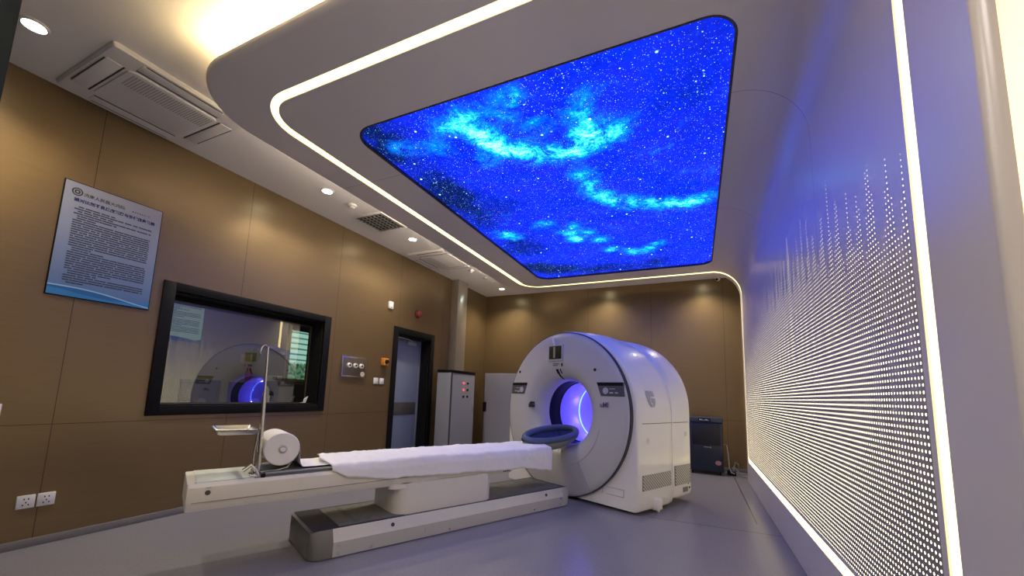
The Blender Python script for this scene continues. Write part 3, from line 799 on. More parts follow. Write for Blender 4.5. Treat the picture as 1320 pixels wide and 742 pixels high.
# towel
def wr_(u, v, s): return noise.noise(Vector((u * s, v * s, 3.7)))
bm = bmesh.new(); NU, NV = 150, 44; g = []
def lerp_tab(x, tab):
    for (x0, y0), (x1, y1) in zip(tab, tab[1:]):
        if x <= x1: return y0 + (y1 - y0) * max(0., (x - x0) / (x1 - x0))
    return tab[-1][1]
drop = [(.02, .016), (.10, .070), (.19, .080), (.37, .108), (1.0, .135), (1.5, .150), (1.69, .142), (1.8, .150), (2.0, .185), (2.13, .20)]
for i in range(NU + 1):
    row = []
    for j in range(NV + 1):
        u = .0 + 2.135 * i / NU; t = j / NV
        flat = .47; dlen = lerp_tab(u, drop) ; L = flat + .05 + dlen
        d = t * L
        u_ = u + .02 * wr_(u, d, 4) * (1 if i < NU else 0) + (-.10 * max(0, t - .0) * max(0, 1 - u / .35) + .16 * max(0, t - .55) * max(0, 1 - u / .3))
        zt = .602 + .006 * math.sin(u * 2.2)
        if d < flat: v = -.565 + d; z = zt + .022 * math.sin(PI * min(1, d / flat)) 
        elif d < flat + .05:
            q = (d - flat) / .05 * PI / 2; v = -.565 + flat + .032 * math.sin(q); z = zt - .032 * (1 - math.cos(q))
        else: v = -.565 + flat + .032 + .010 * min(1, (d - flat - .05) / .03) + .003 * math.sin(u * 9) ; z = zt - .032 - (d - flat - .05)
        damp = 1.
        z += .011 * wr_(u, d, 5) + .007 * wr_(u * 1.6, d, 14) + .0025 * wr_(u, d, 40)
        v += (.010 * wr_(u, d * .4 + 5, 9) + .003 * wr_(u + 2, d, 25)) if d > flat * .8 else 0
        if u < .12: z += .0
        row.append(bm.verts.new((v, u_, z)))
    g.append(row)
for i in range(NU):
    for j in range(NV): bm.faces.new((g[i][j], g[i + 1][j], g[i + 1][j + 1], g[i][j + 1]))
k = B(); k.bm.free(); k.bm = bm
tw = k.build('towel', towel_m, None, (-.31, 1.1, 0), ang=80)
tw.location = O2W(-.31, 1.1); tw.rotation_euler = (0, 0, TZ)
md = tw.modifiers.new('thickness', 'SOLIDIFY'); md.thickness = .008; md.offset = -1
tag(tw, 'long white towel draped over the patient table', 'towel')

# paper roll and pulled sheet
PR = thing('paper_roll', 'fat white paper roll above the foot end of patient table', 'paper roll', O2W(-.28, -.335, .58), TZ)
pb = (-.28, -.335, .58)
rx = lambda c: (lambda x, y, h: Vector((h, -.335 + x, .716 + y)))
B().lathe([(.028, -.455), (.1, -.455), (.105, -.45), (.105, -.13), (.1, -.125), (.028, -.125)], rx(0), 56).build('paper_body', paper_m, PR, pb, ang=40)
k = B(); k.lathe([(.018, -.46), (.028, -.458), (.028, -.122), (.018, -.120)], rx(0), 28); k.build('roll_core', mat('core_kraft', (.55, .52, .47), .8), PR, pb)
k = B(); k.cyl((-.47, -.335, .716), (-.108, -.335, .716), .016, 20); k.build('roll_spindle', plastic_w, PR, pb)
k = B(); bm = k.bm; rows = []
prp = [(-.229, .715), (-.227, .67), (-.223, .62), (-.205, .598), (-.15, .590), (-.06, .589), (.02, .593), (.07, .598)]
for i, (u, z) in enumerate(prp):
    rows.append([bm.verts.new((-.50 + .385 * t + .01 * math.sin(i * 1.3 + t * 5), u + (.012 * math.sin(t * 7) if i > 3 else 0), z + (.004 * math.sin(t * 9 + i) if i > 2 else 0) - (.0 if i < 3 else .0))) for t in [q / 10 for q in range(11)]])
for A, Bv in zip(rows, rows[1:]):
    for q in range(10): bm.faces.new((A[q], A[q + 1], Bv[q + 1], Bv[q]))
ps = k.build('paper_sheet', paper_m, None, (-.28, -.2, 0), ang=80); ps.location = O2W(-.28, -.2); ps.rotation_euler = (0, 0, TZ)
tag(ps, 'white paper sheet pulled from the roll to under the towel', 'paper sheet')
k.bm = None

# drip stand with steel tray
ub, vb_ = -.455, -.15
D = thing('drip_stand', 'thin steel drip pole with tray clamped to table foot end', 'drip stand', O2W(vb_, ub, .555), TZ)
db = (vb_, ub, .555)
k = B(); k.tube([(vb_, ub, .56), (vb_, ub - .006, .84), (vb_, ub - .012, 1.06)], .0125, 14); k.build('pole', steel, D, db)
k = B(); k.tube([(vb_, ub - .012, 1.06), (vb_, ub - .02, 1.38)], .0065, 12); k.build('upper_rod', chrome, D, db)
for s_ in (-1, 1):
    k = B(); k.tube([(vb_, ub - .02, 1.375), (vb_ + .0 * s_, ub - .02 + s_ * .018, 1.392), (vb_, ub - .02 + s_ * .036, 1.375), (vb_, ub - .02 + s_ * .042, 1.34), (vb_, ub - .02 + s_ * .034, 1.328)], .0045, 8)
    if s_ < 0: k.build('hook', chrome, D, db)
    else: k.bm.free()
k = B(); k.tube([(vb_ - .012, ub - .03, .56), (vb_ - .012, ub - .032, .70), (vb_ - .012, ub - .02, .83)], .008, 10); k.build('brace', steel, D, db)
k = B(); k.box(vb_ - .05, vb_ + .05, ub - .05, ub + .0, .556, .572, .004); k.tube([(vb_ + .045, ub - .09, .60), (vb_ + .04, ub - .05, .63), (vb_ + .045, ub - .02, .60), (vb_ + .05, ub - .005, .565)], .012, 10); k.build('clamp', chrome, D, db)
k = B(); k.cyl((vb_ + .052, ub + .02, .535), (vb_ + .052, ub + .02, .575), .013, 14); k.cyl((vb_ - .0, ub + .02, .562), (vb_ + .06, ub + .02, .562), .006, 10); k.build('clamp_knob', blackm, D, db)
k = B(); k.tube([(vb_, ub + .0, .575), (vb_ - .02, ub + .10, .575), (vb_ - .02, ub + .17, .59), (vb_ - .02, ub + .185, .62), (vb_ - .02, ub + .15, .66)], .007, 10); k.build('roll_bracket', steel, D, db)
ty = B(); 
def tray_sec(z, ins, u0=-.70, u1=-.47, v0=-.50, v1=-.135): return [Vector((p[0], p[1], z)) for p in rrect(v0 + ins, v1 - ins, u0 + ins, u1 - ins, .025, 5)]
ty.loft([tray_sec(.846, -.006), tray_sec(.848, .0), tray_sec(.822, .012), tray_sec(.818, .02), tray_sec(.8175, .02), tray_sec(.815, .018), tray_sec(.820, .006), tray_sec(.843, -.006)], caps=False)
ty.bm.faces.new([ty.bm.verts.new(p) for p in tray_sec(.819, .018)])
ty.bm.faces.new([ty.bm.verts.new(p) for p in tray_sec(.816, .018)])
ty.build('tray', steel, D, db, ang=50)

# head holder at the scanner end
HH = thing('head_holder', 'blue padded head holder at the scanner end of patient table', 'head holder', O2W(-.31, 2.35, .55), TZ)
hb = (-.31, 2.35, .55)
def hh(t, sc, dz, a_=.385, b2=.142):
    """point on the tilted oval rim, scaled about its centre and dropped by dz"""
    u = a_ * sc * math.cos(t); v = b2 * sc * math.sin(t)
    return Vector((-.31 + v, 2.385 + u, .690 + .10 * u - .30 * v - dz))
NR = 56
k = B(); k.tube([hh(2 * PI * i / NR, 1, -.004) for i in range(NR)], .034, 14, True); k.build('rim_cushion', holder_m, HH, hb, ang=80)
k = B(); rings = [[k.bm.verts.new(hh(2 * PI * i / NR, sc, .008 + .085 * (1 - sc * sc))) for i in range(NR)] for sc in (.94, .85, .7, .5, .3, .1)]
for A, Bv in zip(rings, rings[1:]):
    for q in range(NR): k.bm.faces.new((A[q], A[(q + 1) % NR], Bv[(q + 1) % NR], Bv[q]))
k.bm.faces.new(rings[-1]); k.build('hollow_pad', mat('holder_inner', (.035, .055, .12), .6), HH, hb, ang=80)
k = B(); rings = [[k.bm.verts.new(hh(2 * PI * i / NR, sc, dz)) for i in range(NR)] for sc, dz in ((1.13, .012), (1.08, .045), (.92, .085), (.7, .118), (.45, .13))]
for A, Bv in zip(rings, rings[1:]):
    for q in range(NR): k.bm.faces.new((A[q], A[(q + 1) % NR], Bv[(q + 1) % NR], Bv[q]))
k.bm.faces.new(rings[-1]); k.build('shell', holder_shell, HH, hb, ang=80)
k = B(); k.tube([(-.31, 2.10, .575), (-.31, 2.4, .575)], .03, 12); k.build('mount_tongue', plastic_g, HH, hb)
k = B(); k.tube([hh(q, .9, .03 + .02 * i) for i, q in enumerate((2.3, 2.0, 1.8))] + [hh(-.2, .3, .085), hh(-.6, .6, .06), hh(-.9, .86, .02)], .007, 8); k.build('strap', mat('strap_navy', (.03, .04, .08), .7), HH, hb)

# ------------------------------------------------------------------ cabinets, dehumidifier
K1 = thing('electrical_cabinet', 'grey electrical cabinet with red lamps beside the door', 'cabinet', (-3.83, 6.0, 0))
kb1 = (-3.83, 6.0, 0)
B().box(-3.975, -3.69, 5.655, 6.41, .0, 1.45, .006).build('body', cab_m, K1, kb1)
B().box(-3.69, -3.676, 5.665, 6.40, .06, 1.42, .004).build('door', cab_m, K1, kb1)
B().box(-3.975, -3.672, 5.65, 6.415, 1.45, 1.495, .004).build('top_trim', black, K1, kb1)
B().box(-3.70, -3.672, 5.653, 5.658, .03, 1.45).build('edge_gap', seam_m, K1, kb1)
for i in range(3):
    for j in range(2):
        y = 6.02 + .13 * j; z = 1.285 - .115 * i
        k = B(); k.cyl((-3.676, y, z), (-3.660, y, z), .020, 16)
        k.build('indicator_lamp' if j == 0 and i < 2 else 'button', led_r if (j == 0 and i < 2) else blackm, K1, kb1)
B().box(-3.678, -3.66, 6.345, 6.37, .80, .95, .004).build('door_latch', plastic_g, K1, kb1)
B().box(-3.678, -3.668, 6.08, 6.13, .11, .14, .003).build('door_lock', blackm, K1, kb1)
K2 = thing('steel_cabinet', 'plain white steel cabinet in the far corner behind the scanner', 'cabinet', (-3.3, 7.1, 0)); kb2 = (-3.3, 7.1, 0)
B().box(-3.745, -2.9, 6.92, 7.35, 0, 1.512, .006).build('body', cab2_m, K2, kb2)
B().box(-3.735, -2.91, 6.90, 6.92, .05, 1.50, .004).build('door', cab2_m, K2, kb2)
B().box(-3.75, -3.685, 6.875, 6.905, .78, .96, .006).build('door_handle', blackm, K2, kb2)
ddh = thing('dehumidifier', 'dark navy dehumidifier on castors by the back wall', 'dehumidifier', (.14, 7.2, 0), -.04); dh = (.14, 7.2, 0)
B().box(-.12, .36, 7.02, 7.40, .05, .78, .02).build('body', dehum, ddh, dh)
B().box(-.115, .365, 7.015, 7.40, .782, .86, .018).build('top_panel', dehum_l, ddh, dh)
B().box(-.075, .325, 7.013, 7.03, .44, .765, .006).build('front_grille', mat('grille_black', (.006, .008, .014), .5), ddh, dh)
dp_ = B().box(.02, .20, 7.010, 7.02, .80, .845, .003).build('control_display', black, ddh, dh)
k = B()
k.prism([(.035, .815), (.175, .815), (.175, .822), (.15, .822), (.15, .832), (.12, .832), (.12, .822), (.08, .822), (.08, .832), (.035, .832)], lambda x, z: Vector((x, 7.007, z)), lambda x, z: Vector((x, 7.011, z)))
k.build('display_marks', mat('display_white', (.6, .65, .7), .4), dp_, dh)
k = B(); k.box(.09, .165, 7.011, 7.02, .408, .414); k.box(.172, .192, 7.011, 7.02, .403, .417); k.build('maker_plate', mat('maker_silver', (.6, .62, .66), .3, .6), ddh, dh)
k = B(); k.lathe([(.001, 7.0165), (.042, 7.0165), (.042, 7.025)], lambda x, y, h: Vector((.285 + x, h, .185 + y * .8)), 24); k.build('sticker', led_strip_floor, ddh, dh)
for (x, y) in ((-.08, 7.08), (.31, 7.08), (-.08, 7.34), (.31, 7.34)):
    k = B(); k.cyl((x - .012, y, .027), (x + .012, y, .027), .027, 18); k.cyl((x, y, .03), (x, y, .06), .012, 10); k.build('castor', blackm, ddh, dh)
k = B(); k.tube([(.36, 7.3, .45), (.41, 7.28, .43), (.425, 7.2, .3), (.43, 7.15, .12), (.46, 7.1, .05), (.5, 7.08, .045)], .009, 8)
k.build('power_cord', cable_m, ddh, dh)
PSb = thing('power_strip', 'dark power strip with tangled cables on floor by dehumidifier', 'power strip', (.5, 7.2, 0)); pk = (.5, 7.2, 0)
B().box(.41, .52, 7.12, 7.3, .0, .05, .006).build('housing', blackm, PSb, pk)
k = B(); k.box(.425, .455, 7.14, 7.18, .05, .11, .006); k.build('plug', blackm, PSb, pk)
k = B(); k.box(.47, .505, 7.2, 7.24, .05, .10, .006); k.build('plug', plastic_g, PSb, pk)
k = B(); k.tube([(.455, 7.16, .1), (.5, 7.12, .13), (.55, 7.12, .06), (.6, 7.1, .012), (.70, 7.02, .01), (.80, 6.95, .01)], .007, 8); k.build('cable', cable_m, PSb, pk)
k = B(); k.tube([(.49, 7.22, .10), (.52, 7.2, .20), (.56, 7.25, .16), (.57, 7.3, .03), (.65, 7.32, .012), (.82, 7.25, .01)], .006, 8); k.build('cable', mat('cable_pale', (.5, .47, .42), .5), PSb, pk)

# ------------------------------------------------------------------ wall fittings, left wall
def wb(y0, y1, z0, z1, d, bev=.003, d0=0.): return B().box(XL + d0, XL + d, y0, y1, z0, z1, bev)
py0, py1, pz0, pz1 = 1.131, 1.710, 1.722, 2.566
NP = thing('notice_board', 'large blue and white printed notice on brown wall above window', 'notice', (XL, 1.42, pz0)); nb = (XL, 1.42, pz0)
wb(py0 - .006, py1 + .006, pz0 - .006, pz1 + .006, .012, .002).build('board', black, NP, nb)
k = B(); k.box(XL + .012, XL + .0135, py0, py1, pz0, pz1)
k.build('print', poster_mat('notice_print', (.33, .34, .43), (.06, .15, .38), pz0 - pz0, pz1 - pz0, py0 - 1.42, py1 - 1.42), NP, nb)
MW = lambda y, z: Matrix.Translation((XL + .0137, y, z)) @ Matrix.Rotation(PI / 2, 4, 'Z') @ Matrix.Rotation(PI / 2, 4, 'X')
B().mesh(text_mesh('碘对比剂不良反应预防与处理应急预案', 0.0285, bold=.0011), MW(py0 + .055, pz1 - .138)).build('heading', ink_b, NP, nb)
B().mesh(text_mesh('济南人民医大内院', .030, bold=.0005), MW(py0 + .10, pz1 - .085)).build('organisation_name', mat('ink_brown', (.05, .045, .045), .7), NP, nb)
B().mesh(text_mesh('精 诚 至 善 厚 德 为 民', .0115), MW(py0 + .385, pz1 - .085)).build('motto', ink, NP, nb)
k = B()
for r0, r1 in ((.030, .022), (.016, .007)):
    k.lathe([(r0, .0137), (r0, .0142), (r1, .0142), (r1, .0137)], lambda x, y, h: Vector((XL + h, py0 + .066 + x, pz1 - .068 + y)), 28)
k.build('emblem', ink, NP, nb)
def text_lines(rows, y0, y1, z1, dz, h, xx, rnd):
    k = B()
    for i in range(rows):
        z = z1 - i * dz; short = rnd.random()
        ind = .02 if short < .35 else 0.; end = y1 if short > .3 else y0 + (y1 - y0) * rnd.uniform(.25, .7)
        y = y0 + ind
        while y < end - .006:
            w_ = rnd.uniform(.014, .055)
            y2 = min(end, y + w_)
            k.box(xx, xx + .0004, y, y2, z - h, z)
            y = y2 + rnd.choice((.0015, .0015, .003, .008))
    return k
rnd = random.Random(3)
text_lines(34, py0 + .065, py1 - .055, pz1 - .172, .0172, .0088, XL + .0137, rnd).build('print_text', mat('ink_soft', (.035, .04, .075), .8), NP, nb)

# medical gas outlet plate
MP = thing('gas_outlet_panel', 'steel wall plate with three round gas outlets left of the door', 'outlet panel', (XL, 3.95, 1.28)); mb = (XL, 3.95, 1.28)
wb(3.743, 4.166, 1.278, 1.545, .03, .004).build('frame', steel, MP, mb)
wb(3.762, 4.147, 1.297, 1.526, .032, .001, .02).build('face_plate', mat('plate_bronze', (.19, .155, .11), .35, .6), MP, mb)
for y in (3.85, 3.955, 4.06):
    k = B(); k.cyl((XL + .03, y, 1.43), (XL + .055, y, 1.43), .033, 24, .029); o = k.build('gas_outlet', plastic_w, MP, mb)
    k = B(); k.cyl((XL + .053, y, 1.43), (XL + .058, y, 1.43), .014, 16); k.build('outlet_socket', black, o, mb)
k = B(); k.lathe([(.001, .036), (.034, .035), (.036, .032)], lambda x, y, h: Vector((XL + h, 4.095 + x * 1.1, 1.325 + y)), 12); k.build('paper_tag', mat('tag_beige', (.6, .52, .42), .8), MP, mb)

def switch(name, label, y, z, group, sock=False):
    t = thing(name, label, 'socket' if sock else 'switch', (XL, y, z), 0, group); off = (XL, y, z)
    B().box(XL, XL + .012, y - .043, y + .043, z - .043, z + .043, .004).build('cover_plate', plastic_w, t, off)
    if sock:
        k = B()
        for (a_, b2, w_, h_) in ((-.010, .018, .003, .010), (.010, .018, .003, .010), (0, -.004, .003, .009), (-.013, -.020, .003, .009), (.013, -.020, .003, .009)):
            k.box(XL + .011, XL + .0127, y + a_ - w_, y + a_ + w_, z + b2 - h_ / 2, z + b2 + h_ / 2)
        k.build('socket_hole', blackm, t, off)
    else:
        B().box(XL + .011, XL + .016, y - .028, y + .028, z - .030, z + .030, .003).build('rocker', plastic_w, t, off)
    return t
switch('power_socket', 'left one of the two white wall sockets low on brown wall', 1.218, .302, 'low wall sockets', True)
switch('power_socket', 'right one of the two white wall sockets low on brown wall', 1.313, .302, 'low wall sockets', True)
switch('light_switch', 'left one of the two white wall switches beside the door frame', 4.383, 1.250, 'switches beside the door')
switch('light_switch', 'right one of the two white wall switches beside the door frame', 4.497, 1.250, 'switches beside the door')
switch('light_switch', 'white wall switch cut by the left picture edge below the notice', .993, .912, None)
t = thing('wall_sensor', 'small white box high on the wall left above the door', 'sensor', (XL, 4.568, 2.38)); off = (XL, 4.568, 2.38)
wb(4.525, 4.61, 2.325, 2.435, .03, .006).build('case', plastic_w, t, off); wb(4.55, 4.585, 2.34, 2.352, .032, .001, .028).build('lens', plastic_g, t, off)
t = thing('alarm_sounder', 'round dark red alarm sounder on the wall above the door', 'alarm', (XL, 5.215, 2.368)); off = (XL, 5.215, 2.368)
k = B(); k.lathe([(.001, .075), (.03, .072), (.052, .06), (.06, .035), (.062, 0)], lambda x, y, h: Vector((XL + h, 5.215 + x, 2.368 + y)), 28); k.build('dome', red_m, t, off)
k = B(); k.cyl((XL, 5.215, 2.368), (XL + .018, 5.215, 2.368), .068, 28); k.build('backplate', mat('red_dark', (.10, .015, .015), .5), t, off)
t = thing('door_release', 'orange door release box with black button left of the door', 'button box', (XL, 4.51, 1.53)); off = (XL, 4.51, 1.53)
wb(4.46, 4.56, 1.478, 1.582, .06, .008).build('case', orange_m, t, off)
k = B(); k.cyl((XL + .06, 4.51, 1.53), (XL + .085, 4.51, 1.53), .03, 20, .026); k.build('button', blackm, t, off)

# ------------------------------------------------------------------ ceiling fittings
dl = []
def downlight(x, y, label):
    if not dl:
        t = thing('downlight', label, 'downlight', (x, y, H), 0, 'recessed ceiling downlights')
        k = B(); k.lathe([(.048, -.004), (.052, -.010), (.062, -.010), (.066, -.001), (.066, .0)], lambda a_, b2, h: Vector((a_, b2, h)), 36); k.build('ring', ceil_fit, t)
        k = B(); k.lathe([(.0005, -.003), (.049, -.003)], lambda a_, b2, h: Vector((a_, b2, h)), 32); k.build('lens', lamp_m, t)
        dl.append(t)
    else:
        t = copy_tree(dl[0]); t.location = (x, y, H); t['label'] = label; dl.append(t)
    return t
LAMPS = [(-3.547, .735, 'bright ceiling downlight in the top left corner beside the black door'), (-3.544, 2.842, 'bright ceiling downlight between the large air conditioner and square grille'),
         (-3.538, 4.267, 'bright ceiling downlight between the square grille and far air conditioner'), (-3.505, 7.035, 'bright ceiling downlight in the far left corner near the back wall'),
         (-1.549, 7.06, 'ceiling downlight above the back wall behind the scanner top'), (.16, 7.06, 'ceiling downlight above the back wall near the security camera')]
SPOT = []
for x, y, l in LAMPS: downlight(x, y, l)
def spot(x, y, z, e, ang=120, blend=.7, col=(1, .93, .82), r=.05):
    L = bpy.data.lights.new('lamp', 'SPOT'); L.energy = e; L.spot_size = math.radians(ang); L.spot_blend = blend; L.color = col; L.shadow_soft_size = r
    o = bpy.data.objects.new('lamp', L); C.objects.link(o); o.location = (x, y, z); return o
for i, (x, y, l) in enumerate(LAMPS):
    spot(x, y, H - .02, (50 if i == 0 else 74) if i < 4 else 66, 132, .9, (1, .86, .62) if i >= 3 else (1, .88, .68))
def smoke(x, y, label, first=[]):
    if not first:
        t = thing('smoke_detector', label, 'smoke detector', (x, y, H), 0, 'white smoke detectors on the ceiling')
        k = B(); k.lathe([(.001, -.04), (.022, -.04), (.034, -.03), (.036, -.022), (.048, -.02), (.052, -.008), (.052, 0)], lambda a_, b2, h: Vector((a_, b2, h)), 28); k.build('case', plastic_w, t)
        k = B(); k.lathe([(.037, -.0255), (.038, -.0255), (.038, -.0215), (.037, -.0215)], lambda a_, b2, h: Vector((a_, b2, h)), 28, True); k.build('vent_ring', plastic_g, t)
        first.append(t)
    else:
        t = copy_tree(first[0]); t.location = (x, y, H); t['label'] = label
smoke(-3.542, 3.184, 'white smoke detector on the ceiling just before the square grille')
smoke(-3.48, 5.763, 'white smoke detector on the ceiling beyond the far air conditioner')
t = thing('sprinkler', 'tiny round sprinkler plate on ceiling before the far downlight', 'sprinkler', (-3.471, 6.252, H)); 
k = B(); k.lathe([(.001, -.012), (.03, -.010), (.036, 0)], lambda a_, b2, h: Vector((a_, b2, h)), 20); k.build('rosette', mat('rosette_grey', (.45, .44, .42), .4), t)
k = B(); k.cyl((0, 0, -.012), (0, 0, -.03), .008, 10); k.build('head', chrome, t)
t = thing('air_grille', 'square black air grille in the ceiling beside the raft', 'air grille', (-3.56, 3.665, H))
k = B()
for (x0, x1, y0, y1) in ((-.22, .22, -.235, -.215), (-.22, .22, .215, .235), (-.22, -.2, -.215, .215), (.2, .22, -.215, .215)): k.box(x0, x1, y0, y1, -.014, .0, .003)
k.build('frame', ceil_fit, t)
B().box(-.2, .2, -.215, .215, -.004, -.0005).build('duct_opening', black, t)
k = B()
for i in range(8): k.box(-.2, .2, -.20 + i * .054, -.192 + i * .054, -.016, -.004)
for i in range(7): k.box(-.188 + i * .06, -.180 + i * .06, -.215, .215, -.016, -.004)
k.build('lattice', mat('lattice_grey', (.26, .26, .25), .4, .3), t)

def cassette(label, x, y, rz=0., first=[]):
    if first:
        t = copy_tree(first[0]); t.location = (x, y, H); t.rotation_euler = (0, 0, rz); t['label'] = label; return t
    t = thing('air_conditioner', label, 'air conditioner', (x, y, H), rz, 'ceiling cassette air conditioners'); first.append(t)
    k = B(); pts = rrect(-.415, .415, -.415, .415, .02, 4)
    k.loft([[Vector((p[0], p[1], z)) for p in rrect(-a_, a_, -a_, a_, .02, 4)] for a_, z in ((.415, 0), (.415, -.012), (.405, -.028), (.33, -.034))]); k.build('panel', ceil_fit, t, ang=25)
    gp = [[Vector((p[0], p[1], z)) for p in rrect(-a_, a_, -a_, a_, .05, 6)] for a_, z in ((.275, -.03), (.272, -.044), (.262, -.047))]
    gr = B().loft(gp).build('intake_grille', ceil_fit, t, ang=25)
    k = B()
    for i in range(30):
        for j in range(9):
            xx = .07 + j * .0195; yy_ = -.24 + i * .0166
            k.box(xx, xx + .010, yy_, yy_ + .008, -.0476, -.046)
    k.build('intake_mesh', mat('mesh_shadow', (.22, .21, .20), .6), gr)
    for q in range(4):
        M = Matrix.Rotation(q * PI / 2, 4, 'Z')
        k = B(); k.box(-.25, .25, -.385, -.30, -.037, -.030, .003); bmesh.ops.transform(k.bm, matrix=M, verts=k.bm.verts[:]); k.build('air_vane', ceil_fit, t)
        k = B(); k.box(-.25, .25, -.298, -.290, -.0375, -.031); k.box(-.235, .235, -.39, -.3875, -.0365, -.031); bmesh.ops.transform(k.bm, matrix=M, verts=k.bm.verts[:]); k.build('vane_slot', mat('slot_dark_%d' % q, (.05, .05, .05), .7), t)
    return t
cassette('large white ceiling air conditioner beside the black door at left', -3.64, 1.39)
cassette('white ceiling air conditioner half hidden by the raft near the door', -3.60, 5.13, PI)
t = thing('security_camera', 'small white security camera below the ceiling at back right', 'security camera', (.38, 7.46, H))
k = B(); k.cyl((0, 0, 0), (0, 0, -.02), .035, 20); k.build('mount', plastic_w, t)
k = B(); k.lathe([(.001, -.075), (.02, -.072), (.034, -.055), (.038, -.04), (.034, -.022), (.02, -.012)], lambda a_, b2, h: Vector((a_, b2, h)), 24); k.build('housing', plastic_w, t)
k = B(); k.cyl((-.012, -.028, -.05), (-.02, -.043, -.056), .018, 18); k.build('lens', black, t)

# ------------------------------------------------------------------ control room behind the window
CX0, CX1, CY0, CY1, CH = -7.45, XL - TH - .001, .8, 7.3, 2.75
k = B(); k.box(CX0 - .1, CX0, CY0, CY1, 0, CH); struct(k.build('wall_far', cr_wall))
struct(B().box(CX0, CX1, CY0 - .1, CY0, 0, CH).build('wall_side', cr_wall)); struct(B().box(CX0, CX1, CY1, CY1 + .1, 0, CH).build('wall_end', cr_wall))
struct(B().box(CX0 - .1, CX1, CY0 - .1, CY1 + .1, CH, CH + .1).build('ceiling.001', ceil_m)); struct(B().box(CX0 - .1, CX1, CY0 - .1, CY1 + .1, -.1, 0).build('floor.001', mat('control_floor', (.2, .19, .18), .5)))
def sc7(y): return y * 7.45 / 7.2
XF = CX0
q = thing('notice_board', 'pale teal printed notice on the wall behind the observation window', 'notice', (XF, 3.57, 1.80)); qb = (XF, 3.57, 1.80)
B().box(XF, XF + .01, 3.30, 3.85, 1.80, 2.55, .002).build('board', mat('board_teal', (.1, .2, .25), .5), q, qb)
k = B(); k.box(XF + .01, XF + .0115, 3.305, 3.845, 1.805, 2.545); k.build('print', poster_mat('notice_teal', (.80, 1., 1.), (.45, .85, .95), 0.005, .745, -.265, .275), q, qb)
rnd = random.Random(9)
text_lines(24, 3.34, 3.80, 2.50, .024, .011, XF + .0117, rnd).build('print_text', mat('ink_teal', (.05, .14, .18), .8), q, qb)
tag(B().box(XF, XF + .008, 4.52, 4.73, 1.53, 1.69, .002).build('wall_plaque', mat('plaque_ochre', (.46, .38, .20), .6)), 'small ochre plaque on the control room wall above the extinguisher', 'plaque')
q = thing('fire_extinguisher', 'red fire extinguisher hung on the wall behind the observation window', 'fire extinguisher', (XF + .07, 4.65, 1.23)); qb = (XF + .07, 4.65, 1.23)
k = B(); k.lathe([(.001, 1.22), (.045, 1.225), (.05, 1.25), (.05, 1.41), (.035, 1.445), (.015, 1.46), (.015, 1.475)], lambda x, y, h: Vector((XF + .07 + x, 4.65 + y, h)), 24); k.build('cylinder', red_m, q, qb)
k = B(); k.box(XF + .05, XF + .13, 4.635, 4.665, 1.47, 1.50, .004); k.box(XF, XF + .03, 4.63, 4.67, 1.3, 1.4); k.build('valve', blackm, q, qb)
q = thing('thermostat', 'white wall control with dark display behind the observation window', 'thermostat', (XF, 5.20, 1.26)); qb = (XF, 5.20, 1.26)
B().box(XF, XF + .03, 5.05, 5.34, 1.225, 1.335, .005).build('case', plastic_w, q, qb); B().box(XF + .029, XF + .032, 5.14, 5.24, 1.25, 1.315).build('display', black, q, qb)
k = B()
for i in range(4): k.box(XF + .029, XF + .033, 5.265 + (i % 2) * .03, 5.283 + (i % 2) * .03, 1.255 + (i // 2) * .03, 1.275 + (i // 2) * .03)
k.build('button', plastic_g, q, qb)
# outside window of the control room
def winpane():
    m = bpy.data.materials.new('daylight_pane'); m.use_nodes = True; n = NT(m); n.N.clear()
    o = n.N.new('ShaderNodeOutputMaterial'); e = n.N.new('ShaderNodeEmission')
    P = n.obj(); X, Y, Z = n.sep(P)
    bl = n.m('GREATER_THAN', n.m('FRACT', n.m('MULTIPLY', Z, 9.)), .3)
    c = n.mix(bl, (.10, .22, .26, 1), (.42, .72, .74, 1))
    g = n.noise(P, 16., 6, .7)[0]
    gr = n.mix(n.rng(g, .4, .6), (.01, .05, .03, 1), (.16, .32, .24, 1))
    c = n.mix(n.rng(n.m('ADD', Z, n.m('MULTIPLY', g, .2)), 1.68, 1.74), gr, c)
    n.L.new(c, e.inputs[0]); e.inputs[1].default_value = .9; n.L.new(e.outputs[0], o.inputs[0]); return m
wy0, wy1, wz0, wz1 = 5.44, 5.95, 1.29, 2.27
k = B()
for (y0, y1, z0, z1) in ((wy0 - .06, wy0, wz0 - .05, wz1 + .22), (wy1, wy1 + .06, wz0 - .05, wz1 + .22), (wy0, wy1, wz1 + .17, wz1 + .22), (wy0, wy1, wz0 - .05, wz0)): k.box(XF, XF + .05, y0, y1, z0, z1, .004)
w2 = struct(k.build('window_2', mat('frame_tan', (.40, .33, .2), .6)))
B().box(XF, XF + .03, wy0, wy1, wz1, wz1 + .17).build('blind_box', black, w2)
B().box(XF + .002, XF + .012, wy0, wy1, wz0, wz1).build('window_pane', winpane(), w2)
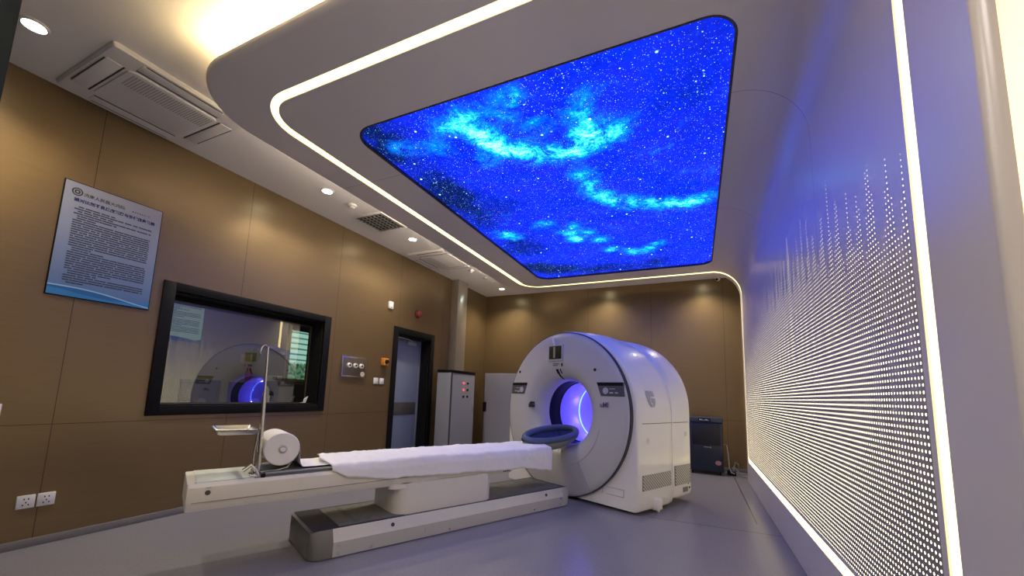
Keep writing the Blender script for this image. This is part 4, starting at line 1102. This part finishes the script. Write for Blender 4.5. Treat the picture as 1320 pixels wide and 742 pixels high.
# desk, monitors
q = thing('control_desk', 'dark control desk behind the observation window', 'desk', (-5.15, 3.6, 0)); qb = (-5.15, 3.6, 0)
B().box(-5.55, -4.75, 2.0, 5.4, .70, .74, .004).build('desktop', blackm, q, qb)
for y in (2.05, 3.7, 5.35):
    B().box(-5.5, -4.8, y - .02, y + .02, 0, .70).build('desk_leg', blackm, q, qb)
mons = []
def monitor(y, w_, label, zt=1.17, x=-5.05):
    t = thing('monitor', label, 'monitor', (x, y, .74), 0, 'monitors on the control desk'); ob = (x, y, .74)
    B().box(x - .02, x + .02, y - w_ / 2, y + w_ / 2, .82, zt, .006).build('screen_case', cr_mon, t, ob)
    k = B(); k.loft([[Vector((x + .02 + d_, y + p[0] - .0, .90 + p[1])) for p in rrect(-.045, .045, -.10, .07, .04, 6)] for d_ in (0, .03)]); k.build('stand_neck', mat('neck_%d' % int(y * 10), (.36, .36, .36), .4), t, ob)
    B().box(x - .08, x + .10, y - .10, y + .10, .74, .755, .003).build('stand_foot', blackm, t, ob)
monitor(2.67, .40, 'left dark monitor back seen through the observation window', 1.175)
monitor(3.28, .62, 'middle wide dark monitor back seen through the observation window', 1.165)
monitor(3.99, .36, 'right dark monitor back seen through the observation window', 1.165)
LC = bpy.data.lights.new('control_room_lamp', 'AREA'); LC.energy = 12; LC.size = 1.2; LC.color = (1, .9, .7)
o = bpy.data.objects.new('control_room_lamp', LC); C.objects.link(o); o.location = (-6.0, 3.6, CH - .05)
# paper scrap on the window sill
k = B(); k.prism([(3.29, .945), (3.36, .945), (3.385, 1.02), (3.34, .99), (3.335, .955)], lambda y, z: Vector((XL - .10, y, z)), lambda y, z: Vector((XL - .085, y, z)))
tag(k.build('paper_scrap', plastic_w), 'crumpled white scrap standing on the observation window sill at right', 'paper scrap')

# ------------------------------------------------------------------ room light
def area(x, y, z, e, sx, sy, col, rot=(0, 0, 0)):
    L = bpy.data.lights.new('fill_lamp', 'AREA'); L.shape = 'RECTANGLE'; L.size = sx; L.size_y = sy; L.energy = e; L.color = col
    o = bpy.data.objects.new('fill_lamp', L); C.objects.link(o); o.location = (x, y, z); o.rotation_euler = rot; return o
for x in (-2.6, -1.3, 0.): area(x, -.35, H - .012, 9, .5, .5, (1, .92, .82))  # unseen fill lamps added behind the camera to lift the room
for i in range(8):
    L = bpy.data.lights.new('bore_led', 'POINT'); L.energy = .42; L.color = (.22, .16, 1.); L.shadow_soft_size = .004
    o = bpy.data.objects.new('bore_led', L); C.objects.link(o); q = 2 * PI * (i + .5) / 8
    o.location = O2W(VC + .30 * math.cos(q), 3.2, ZC + .30 * math.sin(q))

w = bpy.data.worlds.new('world'); scn.world = w; w.use_nodes = True
w.node_tree.nodes['Background'].inputs[0].default_value = (.02, .02, .025, 1)
scn.view_settings.view_transform = 'Standard'; scn.view_settings.look = 'None'
scn.view_settings.exposure = .70; scn.view_settings.gamma = 1; scn.view_settings.use_curve_mapping = False
